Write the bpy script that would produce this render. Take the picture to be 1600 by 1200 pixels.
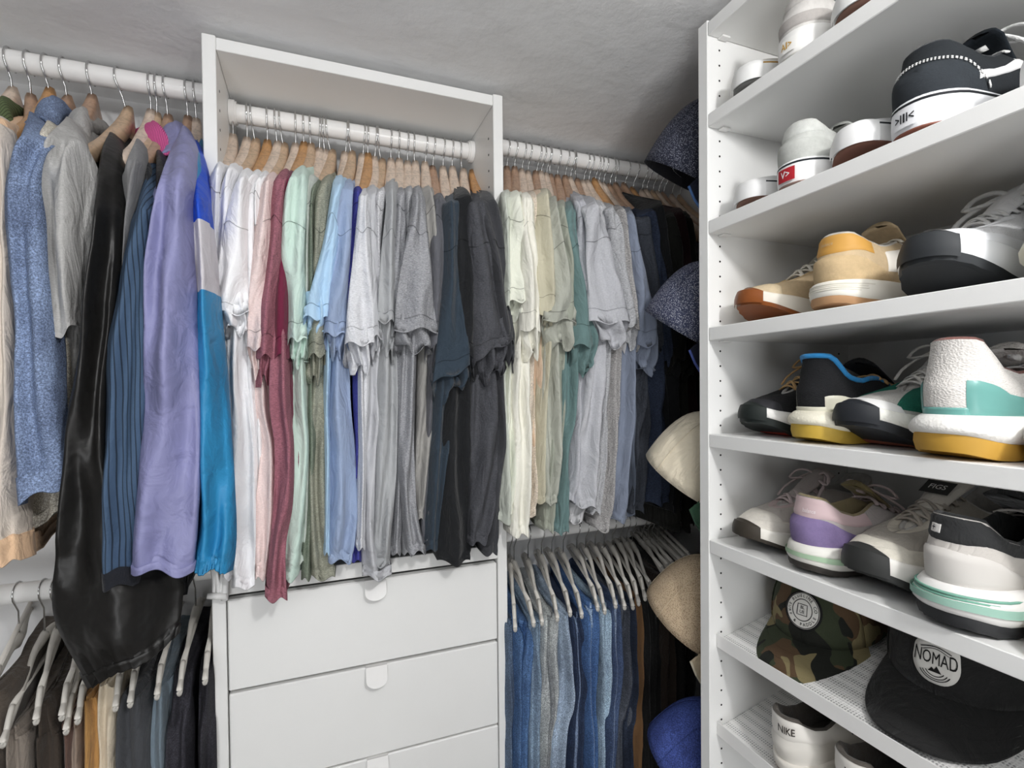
import bpy, math, random
import numpy as np
from mathutils import Vector, Matrix, Euler, noise

for o in list(bpy.data.objects):
    bpy.data.objects.remove(o, do_unlink=True)
SC = bpy.context.scene
COL = SC.collection
CZ = 1.42                                   # eye height above the floor

# ------------------------------------------------------------------ camera
YAW, PIT, ROL, FPX = math.radians(21.1478), math.radians(-0.8989), math.radians(0.5477), 799.149
R0 = Vector((math.cos(YAW), -math.sin(YAW), 0))
F0 = Vector((math.sin(YAW) * math.cos(PIT), math.cos(YAW) * math.cos(PIT), math.sin(PIT)))
U0 = Vector((-math.sin(YAW) * math.sin(PIT), -math.cos(YAW) * math.sin(PIT), math.cos(PIT)))
CX_ = R0 * math.cos(ROL) - U0 * math.sin(ROL)
CY_ = R0 * math.sin(ROL) + U0 * math.cos(ROL)
cam_data = bpy.data.cameras.new('camera')
cam = bpy.data.objects.new('camera', cam_data)
COL.objects.link(cam)
m = Matrix.Identity(4)
for i in range(3):
    m[i][0], m[i][1], m[i][2] = CX_[i], CY_[i], -F0[i]
m[2][3] = CZ
cam.matrix_world = m
cam_data.sensor_width = 36
cam_data.lens = FPX / 1600 * 36
cam_data.shift_y = 19.9 / 1600
cam_data.clip_start = 0.01
SC.camera = cam

# ------------------------------------------------------------------ light and exposure
SC.view_settings.view_transform = 'Standard'
SC.view_settings.look = 'None'
SC.view_settings.gamma = 1
SC.view_settings.use_curve_mapping = False
SC.view_settings.exposure = 0.1
world = bpy.data.worlds.new('world')
SC.world = world
world.use_nodes = True
world.node_tree.nodes['Background'].inputs[0].default_value = (0.5, 0.5, 0.52, 1)
world.node_tree.nodes['Background'].inputs[1].default_value = 0.0


def area_light(name, loc, size, power, target=None, color=(1, 1, 1), size_y=None, spread=None):
    d = bpy.data.lights.new(name, 'AREA')
    d.energy = power
    d.color = color
    d.size = size
    if size_y:
        d.shape = 'RECTANGLE'
        d.size_y = size_y
    if spread:
        d.spread = spread
    o = bpy.data.objects.new(name, d)
    COL.objects.link(o)
    o.location = loc
    if target is not None:
        o.rotation_euler = (Vector(target) - Vector(loc)).to_track_quat('-Z', 'Y').to_euler()
    return o


def point_light(name, loc, radius, power, color=(1, 1, 1)):
    d = bpy.data.lights.new(name, 'POINT')
    d.energy = power
    d.color = color
    d.shadow_soft_size = radius
    o = bpy.data.objects.new(name, d)
    COL.objects.link(o)
    o.location = loc
    return o


# the bulb of the closet lamp just behind the camera, and two added fill lights further back
point_light('closet_lamp_light', (0.34, -0.36, CZ + 0.465), 0.045, 20, (1, 0.99, 0.985))
area_light("overhead_fill_light", (-0.45, -0.85, 2.03), 0.6, 6, (0.15, 1.0, 1.1), (0.97, 0.985, 1), size_y=0.6)  # added soft fill from above, not a lamp of the closet
area_light("frontal_fill_light", (-0.35, -1.45, 0.75), 0.9, 17.5, (0.4, 1.0, 2.05), (0.97, 0.985, 1), size_y=1.2)  # added frontal fill that lifts ceiling and shelf undersides, no door stands here


# ------------------------------------------------------------------ ruler: where a sight line meets a plane of the closet
def _ray(u, v):
    a = (u - 800) / FPX
    b = -(v - 619.9) / FPX
    return F0 + CX_ * a + CY_ * b


def at(u, v, Y):
    d = _ray(u, v)
    s = Y / d.y
    return Vector((d.x * s, Y, d.z * s + CZ))


def atx(u, v, X):
    d = _ray(u, v)
    s = X / d.x
    return Vector((X, d.y * s, d.z * s + CZ))


# ------------------------------------------------------------------ colours and materials
def lin(c):
    if isinstance(c, str):
        c = c.lstrip('#')
        c = [int(c[i:i + 2], 16) / 255 for i in (0, 2, 4)]
    return tuple((x / 12.92 if x <= 0.04045 else ((x + 0.055) / 1.055) ** 2.4) for x in c)


_mats = {}


def mat(name, color, rough=0.6, metal=0.0, kind=None, spec=0.4, **k):
    key = (name, str(color), rough, metal, kind, str(sorted(k.items())))
    if key in _mats:
        return _mats[key]
    M = bpy.data.materials.new(name)
    M.use_nodes = True
    nt = M.node_tree
    N, L = nt.nodes, nt.links
    b = N['Principled BSDF']
    c = lin(color)
    b.inputs['Base Color'].default_value = (*c, 1)
    b.inputs['Roughness'].default_value = rough
    b.inputs['Metallic'].default_value = metal
    b.inputs['Specular IOR Level'].default_value = spec
    tc = N.new('ShaderNodeTexCoord')

    def mapping(scale, rot=(0, 0, 0)):
        mp = N.new('ShaderNodeMapping')
        mp.inputs['Scale'].default_value = scale
        mp.inputs['Rotation'].default_value = rot
        L.new(tc.outputs['Object'], mp.inputs['Vector'])
        return mp.outputs[0]

    def nz(scale, detail=3, vec=None, rough_=0.6, dist=0):
        n = N.new('ShaderNodeTexNoise')
        n.inputs['Scale'].default_value = scale
        n.inputs['Detail'].default_value = detail
        n.inputs['Roughness'].default_value = rough_
        n.inputs['Distortion'].default_value = dist
        L.new(vec if vec is not None else tc.outputs['Object'], n.inputs['Vector'])
        return n.outputs['Fac']

    def ramp(fac, stops):
        r = N.new('ShaderNodeValToRGB')
        e = r.color_ramp.elements
        while len(e) < len(stops):
            e.new(0.5)
        for i, (p, cc) in enumerate(stops):
            e[i].position = p
            e[i].color = (*cc, 1)
        L.new(fac, r.inputs[0])
        return r.outputs[0]

    def bump(h, strength, dist=0.001, prev=None):
        bm = N.new('ShaderNodeBump')
        bm.inputs['Strength'].default_value = strength
        bm.inputs['Distance'].default_value = dist
        L.new(h, bm.inputs['Height'])
        if prev is not None:
            L.new(prev, bm.inputs['Normal'])
        return bm.outputs[0]

    def sc(f):
        return tuple(min(1, x * f) for x in c)

    if kind == 'cloth':
        b.inputs['Sheen Weight'].default_value = 0.12
        b.inputs['Sheen Roughness'].default_value = 0.5
        L.new(ramp(nz(9, 3), [(0.3, sc(0.93)), (0.7, sc(1.04))]), b.inputs['Base Color'])
        L.new(bump(nz(16, 5, mapping((1.5, 1.5, .8)), 0.55, 1.2), 0.75, 0.012, bump(nz(900, 2), 0.35, 0.0006)), b.inputs['Normal'])
    elif kind == 'heather':
        hi = k.get('hi', 1.35)
        lo = k.get('lo', 0.62)
        v = mapping((1.6, 1.6, 5.0))
        L.new(ramp(nz(170, 4, v, 0.8), [(0.36, sc(lo)), (0.52, c), (0.66, sc(hi))]), b.inputs['Base Color'])
        L.new(bump(nz(16, 5, mapping((1.5, 1.5, .8)), 0.55, 1.2), 0.7, 0.012, bump(nz(700, 2), 0.4, 0.0007)), b.inputs['Normal'])
    elif kind == 'denim':
        v = mapping((1, 1, 1), (0.6, 0.5, 0.7))
        mx = N.new('ShaderNodeMixRGB')
        mx.blend_type = 'MULTIPLY'
        mx.inputs[0].default_value = 0.8
        L.new(ramp(nz(480, 3, v, 0.8), [(0.38, sc(0.5)), (0.52, sc(1.0)), (0.64, sc(1.7))]), mx.inputs[1])
        g = k.get('fade', 0.75)
        L.new(ramp(nz(14, 4), [(0.36, (g * .8, g * .8, g * .82)), (0.68, (1.25, 1.25, 1.2))]), mx.inputs[2])
        L.new(mx.outputs[0], b.inputs['Base Color'])
        L.new(bump(nz(45, 4), 0.8, 0.004, bump(nz(600, 2), 0.5, 0.001)), b.inputs['Normal'])
    elif kind == 'leather':
        L.new(bump(nz(14, 3), 0.7, 0.01, bump(nz(420, 2), 0.18, 0.0006)), b.inputs['Normal'])
    elif kind == 'nylon':
        L.new(ramp(nz(10, 3), [(0.3, sc(0.9)), (0.7, sc(1.06))]), b.inputs['Base Color'])
        L.new(bump(nz(26, 4, None, 0.5, 0.6), 0.9, 0.008), b.inputs['Normal'])
    elif kind == 'stripe':
        w = N.new('ShaderNodeTexWave')
        w.inputs['Scale'].default_value = k.get('scale', 30)
        w.inputs['Distortion'].default_value = 0.6
        w.inputs['Detail'].default_value = 1
        w.inputs['Detail Scale'].default_value = 1.5
        L.new(mapping((1, 1.0, 0.0)), w.inputs['Vector'])
        L.new(ramp(w.outputs['Fac'], [(0.0, c), (0.80, c), (0.93, sc(0.3))]), b.inputs['Base Color'])
        L.new(bump(nz(50, 4), 0.6, 0.004), b.inputs['Normal'])
    elif kind == 'camo':
        v1 = nz(12, 2, mapping((1, 1, 1)), 0.45, 0.8)
        v2 = nz(11, 2, mapping((1, 1.2, 1), (1, 2, 0.5)), 0.45, 0.8)
        v3 = nz(14, 2, mapping((1.1, 1, 1), (2, 0.3, 1.5)), 0.45, 0.8)
        cur = None

        def layer(prev, fac, thr, col):
            mx = N.new('ShaderNodeMixRGB')
            g = N.new('ShaderNodeMath')
            g.operation = 'GREATER_THAN'
            g.inputs[1].default_value = thr
            L.new(fac, g.inputs[0])
            L.new(g.outputs[0], mx.inputs[0])
            if prev is None:
                mx.inputs[1].default_value = (*c, 1)
            else:
                L.new(prev, mx.inputs[1])
            mx.inputs[2].default_value = (*lin(col), 1)
            return mx.outputs[0]
        cur = layer(None, v1, 0.53, '#5a4632')
        cur = layer(cur, v2, 0.56, '#1d1f1a')
        cur = layer(cur, v3, 0.59, '#857a58')
        L.new(cur, b.inputs['Base Color'])
        L.new(bump(nz(400, 2), 0.5, 0.001), b.inputs['Normal'])
    elif kind == 'mesh':
        vo = N.new('ShaderNodeTexVoronoi')
        vo.inputs['Scale'].default_value = k.get('scale', 330)
        vo.inputs['Randomness'].default_value = 0.8
        L.new(tc.outputs['Object'], vo.inputs['Vector'])
        L.new(ramp(vo.outputs['Distance'], [(0.2, lin(k.get('hole', '#101018'))), (0.42, c)]), b.inputs['Base Color'])
        L.new(bump(vo.outputs['Distance'], 0.6, 0.002), b.inputs['Normal'])
    elif kind == 'knit':
        vo = N.new('ShaderNodeTexVoronoi')
        vo.inputs['Scale'].default_value = 480
        L.new(mapping((1, 1, 1.6)), vo.inputs['Vector'])
        L.new(ramp(vo.outputs['Distance'], [(0.1, sc(0.9)), (0.5, c)]), b.inputs['Base Color'])
        L.new(bump(vo.outputs['Distance'], 0.5, 0.0015), b.inputs['Normal'])
    elif kind == 'suede':
        L.new(ramp(nz(60, 5, None, 0.7), [(0.3, sc(0.86)), (0.7, sc(1.1))]), b.inputs['Base Color'])
        L.new(bump(nz(500, 3), 0.45, 0.001), b.inputs['Normal'])
    elif kind == 'foam':
        vo = N.new('ShaderNodeTexVoronoi')
        vo.inputs['Scale'].default_value = 420
        L.new(tc.outputs['Object'], vo.inputs['Vector'])
        L.new(bump(vo.outputs['Distance'], 0.35, 0.0012), b.inputs['Normal'])
    elif kind == 'wood':
        w = nz(34, 5, mapping((3, 0.35, 3)), 0.6, 0.8)
        L.new(ramp(w, [(0.3, sc(0.72)), (0.5, c), (0.7, sc(1.12))]), b.inputs['Base Color'])
        b.inputs['Coat Weight'].default_value = 0.25
        b.inputs['Coat Roughness'].default_value = 0.3
    elif kind == 'plaster':
        L.new(ramp(nz(2.2, 4), [(0.3, sc(0.95)), (0.7, sc(1.02))]), b.inputs['Base Color'])
        L.new(bump(nz(5, 4), 0.35, 0.02, bump(nz(160, 3), 0.25, 0.002)), b.inputs['Normal'])
    elif kind == 'melamine':
        L.new(ramp(nz(6, 3), [(0.3, sc(0.985)), (0.7, sc(1.01))]), b.inputs['Base Color'])
        L.new(bump(nz(700, 2), 0.08, 0.0004), b.inputs['Normal'])
    elif kind == 'floorwood':
        w = nz(9, 5, mapping((0.6, 9, 1)), 0.6, 0.4)
        L.new(ramp(w, [(0.3, sc(0.7)), (0.7, sc(1.15))]), b.inputs['Base Color'])
    _mats[key] = M
    return M


WHITE = mat('white_melamine', '#f1f1ef', 0.38, kind='melamine')
WHITE2 = mat('white_metal', '#f0efed', 0.35)
CHROME = mat('chrome', '#d8d8d8', 0.16, 1.0)
BLACKHOLE = mat('dark_hole', '#0b0b0b', 0.9)


# ------------------------------------------------------------------ mesh helpers
def mesh_data(name, V, F, mats=None, smooth=True, fm=None):
    me = bpy.data.meshes.new(name)
    me.from_pydata([tuple(v) for v in V], [], F)
    if mats:
        for mm in (mats if isinstance(mats, (list, tuple)) else [mats]):
            me.materials.append(mm)
    if fm:
        me.polygons.foreach_set('material_index', fm)
    if smooth:
        me.polygons.foreach_set('use_smooth', [True] * len(me.polygons))
    me.update()
    return me


def link(name, me, parent=None, loc=None, rot=None):
    o = bpy.data.objects.new(name, me)
    COL.objects.link(o)
    if parent is not None:
        o.parent = parent
    if loc is not None:
        o.location = loc
    if rot is not None:
        o.rotation_euler = rot
    return o


def tag(o, label=None, cat=None, group=None, kind=None):
    if label:
        o['label'] = label
    if cat:
        o['category'] = cat
    if group:
        o['group'] = group
    if kind:
        o['kind'] = kind
    return o


def thing(name, label, cat, loc=(0, 0, 0), rot=None, group=None):
    o = bpy.data.objects.new(name, None)
    o.empty_display_size = 0.02
    COL.objects.link(o)
    o.location = loc
    if rot is not None:
        o.rotation_euler = rot
    return tag(o, label, cat, group)


class MB:
    """collects shapes of one part"""
    def __init__(s):
        s.V, s.F, s.M = [], [], []

    def add(s, V, F, m=0):
        n = len(s.V)
        s.V += [Vector(v) for v in V]
        s.F += [tuple(i + n for i in f) for f in F]
        s.M += [m] * len(F)
        return s

    def box(s, a, b, m=0, bev=0.0):
        x0, y0, z0 = a
        x1, y1, z1 = b
        if bev <= 0:
            V = [(x, y, z) for z in (z0, z1) for y in (y0, y1) for x in (x0, x1)]
            F = [(0, 2, 3, 1), (4, 5, 7, 6), (0, 1, 5, 4), (2, 6, 7, 3), (0, 4, 6, 2), (1, 3, 7, 5)]
            return s.add(V, F, m)
        c = ((x0 + x1) / 2, (y0 + y1) / 2, (z0 + z1) / 2)
        h = ((x1 - x0) / 2, (y1 - y0) / 2, (z1 - z0) / 2)
        V = []
        idx = {}
        for sx in (-1, 1):
            for sy in (-1, 1):
                for sz in (-1, 1):
                    for ax in range(3):
                        q = [sx * (h[0] - bev), sy * (h[1] - bev), sz * (h[2] - bev)]
                        q[ax] = (sx, sy, sz)[ax] * h[ax]
                        idx[(sx, sy, sz, ax)] = len(V)
                        V.append((c[0] + q[0], c[1] + q[1], c[2] + q[2]))
        F = []
        for ax in range(3):
            o1, o2 = [i for i in range(3) if i != ax]
            for sg in (-1, 1):
                q = []
                for a1, a2 in ((-1, -1), (1, -1), (1, 1), (-1, 1)):
                    t = [0, 0, 0]
                    t[ax], t[o1], t[o2] = sg, a1, a2
                    q.append(idx[(*t, ax)])
                F.append(tuple(q))
        for ax in range(3):
            o1, o2 = [i for i in range(3) if i != ax]
            for a1 in (-1, 1):
                for a2 in (-1, 1):
                    t0 = [0, 0, 0]
                    t0[o1], t0[o2] = a1, a2
                    q = []
                    for sg, k in ((-1, o1), (1, o1), (1, o2), (-1, o2)):
                        t = list(t0)
                        t[ax] = sg
                        q.append(idx[(*t, k)])
                    F.append(tuple(q))
        for sx in (-1, 1):
            for sy in (-1, 1):
                for sz in (-1, 1):
                    F.append(tuple(idx[(sx, sy, sz, k)] for k in range(3)))
        return s.add(V, F, m)

    def tube(s, pts, r, n=8, m=0, caps=True, flat=1.0, up=None, closed=False):
        pts = [Vector(p) for p in pts]
        K = len(pts)
        rr = r if isinstance(r, (list, tuple)) else [r] * K
        V = []
        prev = None
        for i, p in enumerate(pts):
            if closed:
                t = (pts[(i + 1) % K] - pts[i - 1])
            else:
                t = (pts[min(i + 1, K - 1)] - pts[max(i - 1, 0)])
            t.normalize()
            if prev is None:
                a = Vector(up) if up is not None else (Vector((0, 0, 1)) if abs(t.z) < 0.9 else Vector((1, 0, 0)))
            else:
                a = prev
            if up is not None:
                a = Vector(up)
            a = (a - t * a.dot(t))
            if a.length < 1e-6:
                a = t.orthogonal()
            a.normalize()
            prev = a
            b = t.cross(a)
            for j in range(n):
                w = 2 * math.pi * j / n
                V.append(p + a * math.cos(w) * rr[i] * flat + b * math.sin(w) * rr[i])
        F = []
        for i in range(K if closed else K - 1):
            for j in range(n):
                F.append((i * n + j, i * n + (j + 1) % n, ((i + 1) % K) * n + (j + 1) % n, ((i + 1) % K) * n + j))
        if caps and not closed:
            F.append(tuple(range(n))[::-1])
            F.append(tuple((K - 1) * n + j for j in range(n)))
        return s.add(V, F, m)

    def cyl(s, a, b, r, n=16, m=0):
        return s.tube([a, b], r, n, m)

    def grid(s, rows, m=0, wrap=False, cap0=False, cap1=False):
        R, C = len(rows), len(rows[0])
        V = [p for r in rows for p in r]
        F = []
        for i in range(R - 1):
            for j in range(C if wrap else C - 1):
                j2 = (j + 1) % C
                F.append((i * C + j, i * C + j2, (i + 1) * C + j2, (i + 1) * C + j))
        if cap0:
            F.append(tuple(range(C))[::-1])
        if cap1:
            F.append(tuple((R - 1) * C + j for j in range(C)))
        return s.add(V, F, m)

    def build(s, name, mats, parent=None, smooth=False, loc=None, rot=None, origin=None):
        if origin is not None:
            oo = Vector(origin)
            V = [v - oo for v in s.V]
        else:
            V = s.V
        me = mesh_data(name, V, s.F, mats, smooth, s.M if any(s.M) else None)
        return link(name, me, parent, loc, rot)


def autosmooth(o, ang=35):
    me = o.data
    me.polygons.foreach_set('use_smooth', [True] * len(me.polygons))
    me.set_sharp_from_angle(angle=math.radians(ang))


def catmull(pts, n):
    """resample a polyline of tuples smoothly to n samples, uniform in the parameter"""
    P = [np.array(p, float) for p in pts]
    out = []
    K = len(P)
    for i in range(n):
        t = i / (n - 1) * (K - 1)
        k = min(int(t), K - 2)
        f = t - k
        p0 = P[max(k - 1, 0)]
        p1, p2 = P[k], P[k + 1]
        p3 = P[min(k + 2, K - 1)]
        out.append(0.5 * ((2 * p1) + (p2 - p0) * f + (2 * p0 - 5 * p1 + 4 * p2 - p3) * f * f + (3 * p1 - p0 - 3 * p2 + p3) * f ** 3))
    return out


def smoothstep(x):
    x = max(0.0, min(1.0, x))
    return x * x * (3 - 2 * x)


def interp(x, xs, ys):
    return float(np.interp(x, xs, ys))
# ------------------------------------------------------------------ room shell
YB, XRW, XLW, YF = 1.193, 0.915, -1.75, -1.62        # back wall, right wall, left wall, wall behind
def ceil_z(y):
    return CZ + interp(y, [-2, -.7, YB], [0.700, 0.700, 0.5665])

PL = mat('painted_plaster', '#ececec', 0.85, kind='plaster')
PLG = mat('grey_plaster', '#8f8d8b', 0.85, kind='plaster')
FL = mat('oak_floor', '#50483f', 0.5, kind='floorwood')
b = MB(); b.box((XLW - .1, YF - .1, -0.1), (XRW + .1, YB + .1, 0)); o = b.build('floor', FL); tag(o, kind='structure')
b = MB(); b.box((XLW - .1, YB, 0), (XRW + .1, YB + .1, 2.6)); o = b.build('wall_back', PL); tag(o, kind='structure')
b = MB(); b.box((XRW, YF, 0), (XRW + .1, YB, 2.6)); o = b.build('wall_right', PL); tag(o, kind='structure')
b = MB(); b.box((XLW - .1, YF, 0), (XLW, YB, 2.6)); o = b.build('wall_left', PLG); tag(o, kind='structure')
b = MB(); b.box((XLW - .1, YF - .1, 0), (XRW + .1, YF, 2.6)); o = b.build('wall_front', PLG); tag(o, kind='structure')
ys = [YF - .1 + (YB + .06 - YF + .1) * i / 120 for i in range(121)]
rows = []
for i, y in enumerate(ys):
    z = ceil_z(min(y, YB)) - max(0, y - YB) * 0.9
    row = []
    for jx in range(25):
        x = XLW - .05 + (XRW - XLW + .1) * jx / 24
        cove = 0.0
        row.append(Vector((x, y, z + cove)))
    rows.append(row)
b = MB(); b.grid(rows); b.grid([[p + Vector((0, 0, .12)) for p in r][::-1] for r in rows])
o = b.build('ceiling', PL, smooth=True); tag(o, kind='structure')
for nm, a, c in (('baseboard_back', (XLW, YB - .015, 0), (XRW, YB, .1)), ('baseboard_left', (XLW, YF, 0), (XLW + .015, YB - .015, .1))):
    b = MB(); b.box(a, c, bev=.003); o = b.build(nm, WHITE); tag(o, kind='structure')

# cleat boards fixed to the back wall behind the clothes (white rail below the rods)
for nm, x0, x1 in (('trim_1', XLW, -0.1605), ('trim_2', 0.3535, XRW)):
    b = MB(); b.box((x0, YB - .016, CZ + 0.40), (x1, YB, CZ + 0.502 + (0 if x0 < 0 else -0.013)), bev=.002)
    o = b.build(nm, WHITE); tag(o, kind='structure')

# ------------------------------------------------------------------ the tower with drawers
D, XL, XR, T = 0.9465, -0.1598, 0.3526, 0.0199
ZT = CZ + 0.5737
tower = thing('drawer_tower', 'tall white open wardrobe tower with drawers below its hanging rod', 'wardrobe', (XL + (XR - XL) / 2, D, 0))
TO = tower.location


def tpart(mb, name, mats, parent=tower, smooth=False):
    return mb.build(name, mats, parent, smooth, origin=TO)


for x0 in (XL, XR - T):
    inner = x0 + T if x0 == XL else x0
    b = MB(); b.box((x0, D, 0), (x0 + T, YB - .001, ZT), bev=.0012)
    sg = 1 if x0 == XL else -1
    p = tpart(b, 'side_panel', WHITE)
    h = MB()
    for yy in (D + .03, YB - .045):
        z = CZ - 0.30
        while z < CZ + .53:
            h.cyl((inner - sg * .002, yy, z), (inner + sg * .0004, yy, z), .0023, 8)
            z += .032
    h = tpart(h, 'shelf_pin_holes', BLACKHOLE, tower); h['kind'] = 'stuff'
b = MB(); b.box((XL + T + .0002, D + .001, CZ + .5514), (XR - T - .0002, YB - .002, CZ + .5715), bev=.001); tpart(b, 'top_board', WHITE)
b = MB(); b.box((XL + T, YB - .010, 0.08), (XR - T, YB - .003, CZ + .40)); tpart(b, 'back_panel', WHITE)
b = MB(); b.box((XL + T, YB - .024, CZ + .40), (XR - T, YB - .012, CZ + .468), bev=.001); tpart(b, 'back_rail', WHITE)
b = MB(); b.box((XL + T + .0002, D + .0005, CZ - .3345), (XR - T - .0002, YB - .012, CZ - .3075), bev=.001); tpart(b, 'counter_board', WHITE)
zs = [(-.3420, -.4935), (-.4990, -.6622), (-.6655, -.8280), (-.8313, -.9940), (-.9973, -1.16), (-1.1633, -1.345)]
for i, (za, zb) in enumerate(zs):
    b = MB(); b.box((XL + T + .0022, D - .0005, CZ + zb), (XR - T - .0022, D + .0175, CZ + za), bev=.002)
    dr = tpart(b, 'drawer', WHITE)
    b = MB()
    # half-round pull tab of folded sheet metal hanging over the top edge of the front
    xc = 0.0974
    w, hh = .0185, .030
    pts = []
    for q in range(17):
        a = math.pi * q / 16
        pts.append((xc - w * math.cos(a), 0, (CZ + za - .0185) - .0125 * math.sin(a)))
    top = [(xc + w, 0, CZ + za + .0018), (xc - w, 0, CZ + za + .0018)]
    loop = [Vector(p) for p in pts + top]
    yb_ = D - .0045
    tilt = lambda p: (CZ + za - p.z) * .42
    f1 = [Vector((p.x, yb_ - .0017 - tilt(p), p.z)) for p in loop]; f2 = [Vector((p.x, yb_ - tilt(p), p.z)) for p in loop]
    n = len(loop)
    b.add(f1 + f2, [tuple(range(n)), tuple(range(2 * n - 1, n - 1, -1))] + [(j, j + n, (j + 1) % n + n, (j + 1) % n) for j in range(n)])
    b.box((xc - w, yb_, CZ + za + .0002), (xc + w, D + .012, CZ + za + .0018))
    tpart(b, 'pull_tab', WHITE2, dr)
b = MB(); b.box((XL + T, D + .02, 0), (XR - T, D + .035, .07)); tpart(b, 'plinth', WHITE)

# ------------------------------------------------------------------ rods
YR = 1.084
ZR_T, ZR_L, ZR_R, ZR_LOW = CZ + .5195, CZ + .5455, CZ + .5415, CZ - .331
RODM = mat('white_rod', '#f4f3f1', 0.28)


def rod(label, x0, x1, z, r=.0165):
    t = thing('closet_rod', label, 'rod', (x0, YR, z))
    b = MB(); b.cyl((x0 + .003, YR, z), (x1 - .003, YR, z), r, 28)
    o = b.build('tube', RODM, t, origin=t.location); autosmooth(o)
    for xx, s in ((x0 + .0005, 1), (x1 - .0005, -1)):
        b = MB(); b.cyl((xx, YR, z), (xx + s * .010, YR, z), r + .006, 28)
        b.cyl((xx + s * .010, YR, z), (xx + s * .013, YR, z), r + .0035, 28)
        o = b.build('end_socket', WHITE2, t, origin=t.location); autosmooth(o)


rod('white closet rod inside the tower carrying the short-sleeved shirts', XL + T, XR - T, ZR_T)
rod('upper white closet rod left of the tower carrying the jackets', XLW, XL, ZR_L)
rod('upper white closet rod right of the tower', XR, XRW, ZR_R)
rod('lower white closet rod left of the drawers, holding trousers', XLW, XL, ZR_LOW)
rod('lower white closet rod right of the drawers, holding the jeans', XR, XRW, ZR_LOW)

# ------------------------------------------------------------------ shoe shelving on the right wall
W, P1, P2, XS, YN = 0.5796, 0.6607, 0.6397, 0.9135, -0.12
unit = thing('shoe_shelving', 'tall white shelving unit filled with sneakers along the right wall', 'shelving', (W, P1, 0))
UO = unit.location


def upart(mb, name, mats, parent=unit, smooth=False):
    return mb.build(name, mats, parent, smooth, origin=UO)


for y0, y1, sg in ((P2, P1, -1), (YN, YN + .021, 1)):
    b = MB(); b.box((W, y0, 0), (XS, y1, CZ + .572), bev=.0012)
    p = upart(b, 'side_panel', WHITE)
    yy = P2 if sg < 0 else YN + .021
    h = MB()
    for xx in (W + .0235, XS - .042):
        z = CZ - 1.2
        while z < CZ + .53:
            h.cyl((xx, yy + .002, z + .003), (xx, yy - .0004, z + .003), .0016, 8)
            z += .02365
    h = upart(h, 'shelf_pin_holes', BLACKHOLE, unit); h['kind'] = 'stuff'
b = MB(); b.box((XS - .018, YN + .021, .05), (XS - .012, P2, CZ + .55)); upart(b, 'back_panel', WHITE)
SH = {'S1': .568, 'S2': .4262, 'S3': .2602, 'S4': .0932, 'S5': -.0744, 'S6': -.2421}
for k, zt_ in SH.items():
    b = MB(); b.box((W + .0005, YN + .0215, CZ + zt_ - .0207), (XS - .018, P2 - .0004, CZ + zt_), bev=.001)
    sh_ = upart(b, 'shelf' if k != 'S1' else 'top_board', WHITE)
    b = MB()
    for xx in (W + .0235,):
        b.box((xx - .004, P2 - .012, CZ + zt_ - .0235), (xx + .012, P2 - .001, CZ + zt_ - .0208), bev=.0008)
    upart(b, 'shelf_clip', WHITE2, sh_)
# slanted perforated shoe shelves with a front lip
SL = {}
PERF = mat('perforated_sheet', '#f0efed', 0.4, kind='mesh', scale=1, hole='#a2a2a2')
nt = PERF.node_tree
for nd in list(nt.nodes):
    if nd.type == 'TEX_VORONOI':
        nd.inputs['Randomness'].default_value = 0.0
        nd.inputs['Scale'].default_value = 270
for k, (zt_, dz) in {'S7': (-.3935, .0295), 'S8': (-.5350, .0295), 'S9': (-.700, .0295)}.items():
    x0, x1 = W + .0135, XS - .02
    zlip = CZ + zt_
    zlow = zlip - .0115
    sl = 0.225
    SL[k] = (x0, zlow, sl)
    b = MB()
    y0, y1 = YN + .022, P2 - .0008
    th = .0012
    b.box((x0, y0, zlip - .0215), (x0 + th, y1, zlip), bev=.0004)
    lip = b
    s_ = upart(lip, 'shelf_lip', WHITE2)
    b = MB()
    V = [(x0 + th, y0, zlow), (x1, y0, zlow + sl * (x1 - x0)), (x1, y1, zlow + sl * (x1 - x0)), (x0 + th, y1, zlow)]
    V += [(x, y, z - th) for x, y, z in V]
    b.add(V, [(0, 1, 2, 3), (7, 6, 5, 4), (0, 4, 5, 1), (1, 5, 6, 2), (2, 6, 7, 3), (3, 7, 4, 0)])
    upart(b, 'slanted_shelf', PERF)
b = MB(); b.box((W + .03, YN + .021, 0), (W + .045, P2, .07)); upart(b, 'plinth', WHITE)
# ------------------------------------------------------------------ clothes: builders
def st4(s):
    """station (v,uL,uR) or (uL,vL,uR,vR) -> (uL,vL,uR,vR)"""
    return (s[1], s[0], s[2], s[0]) if len(s) == 3 else s


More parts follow.
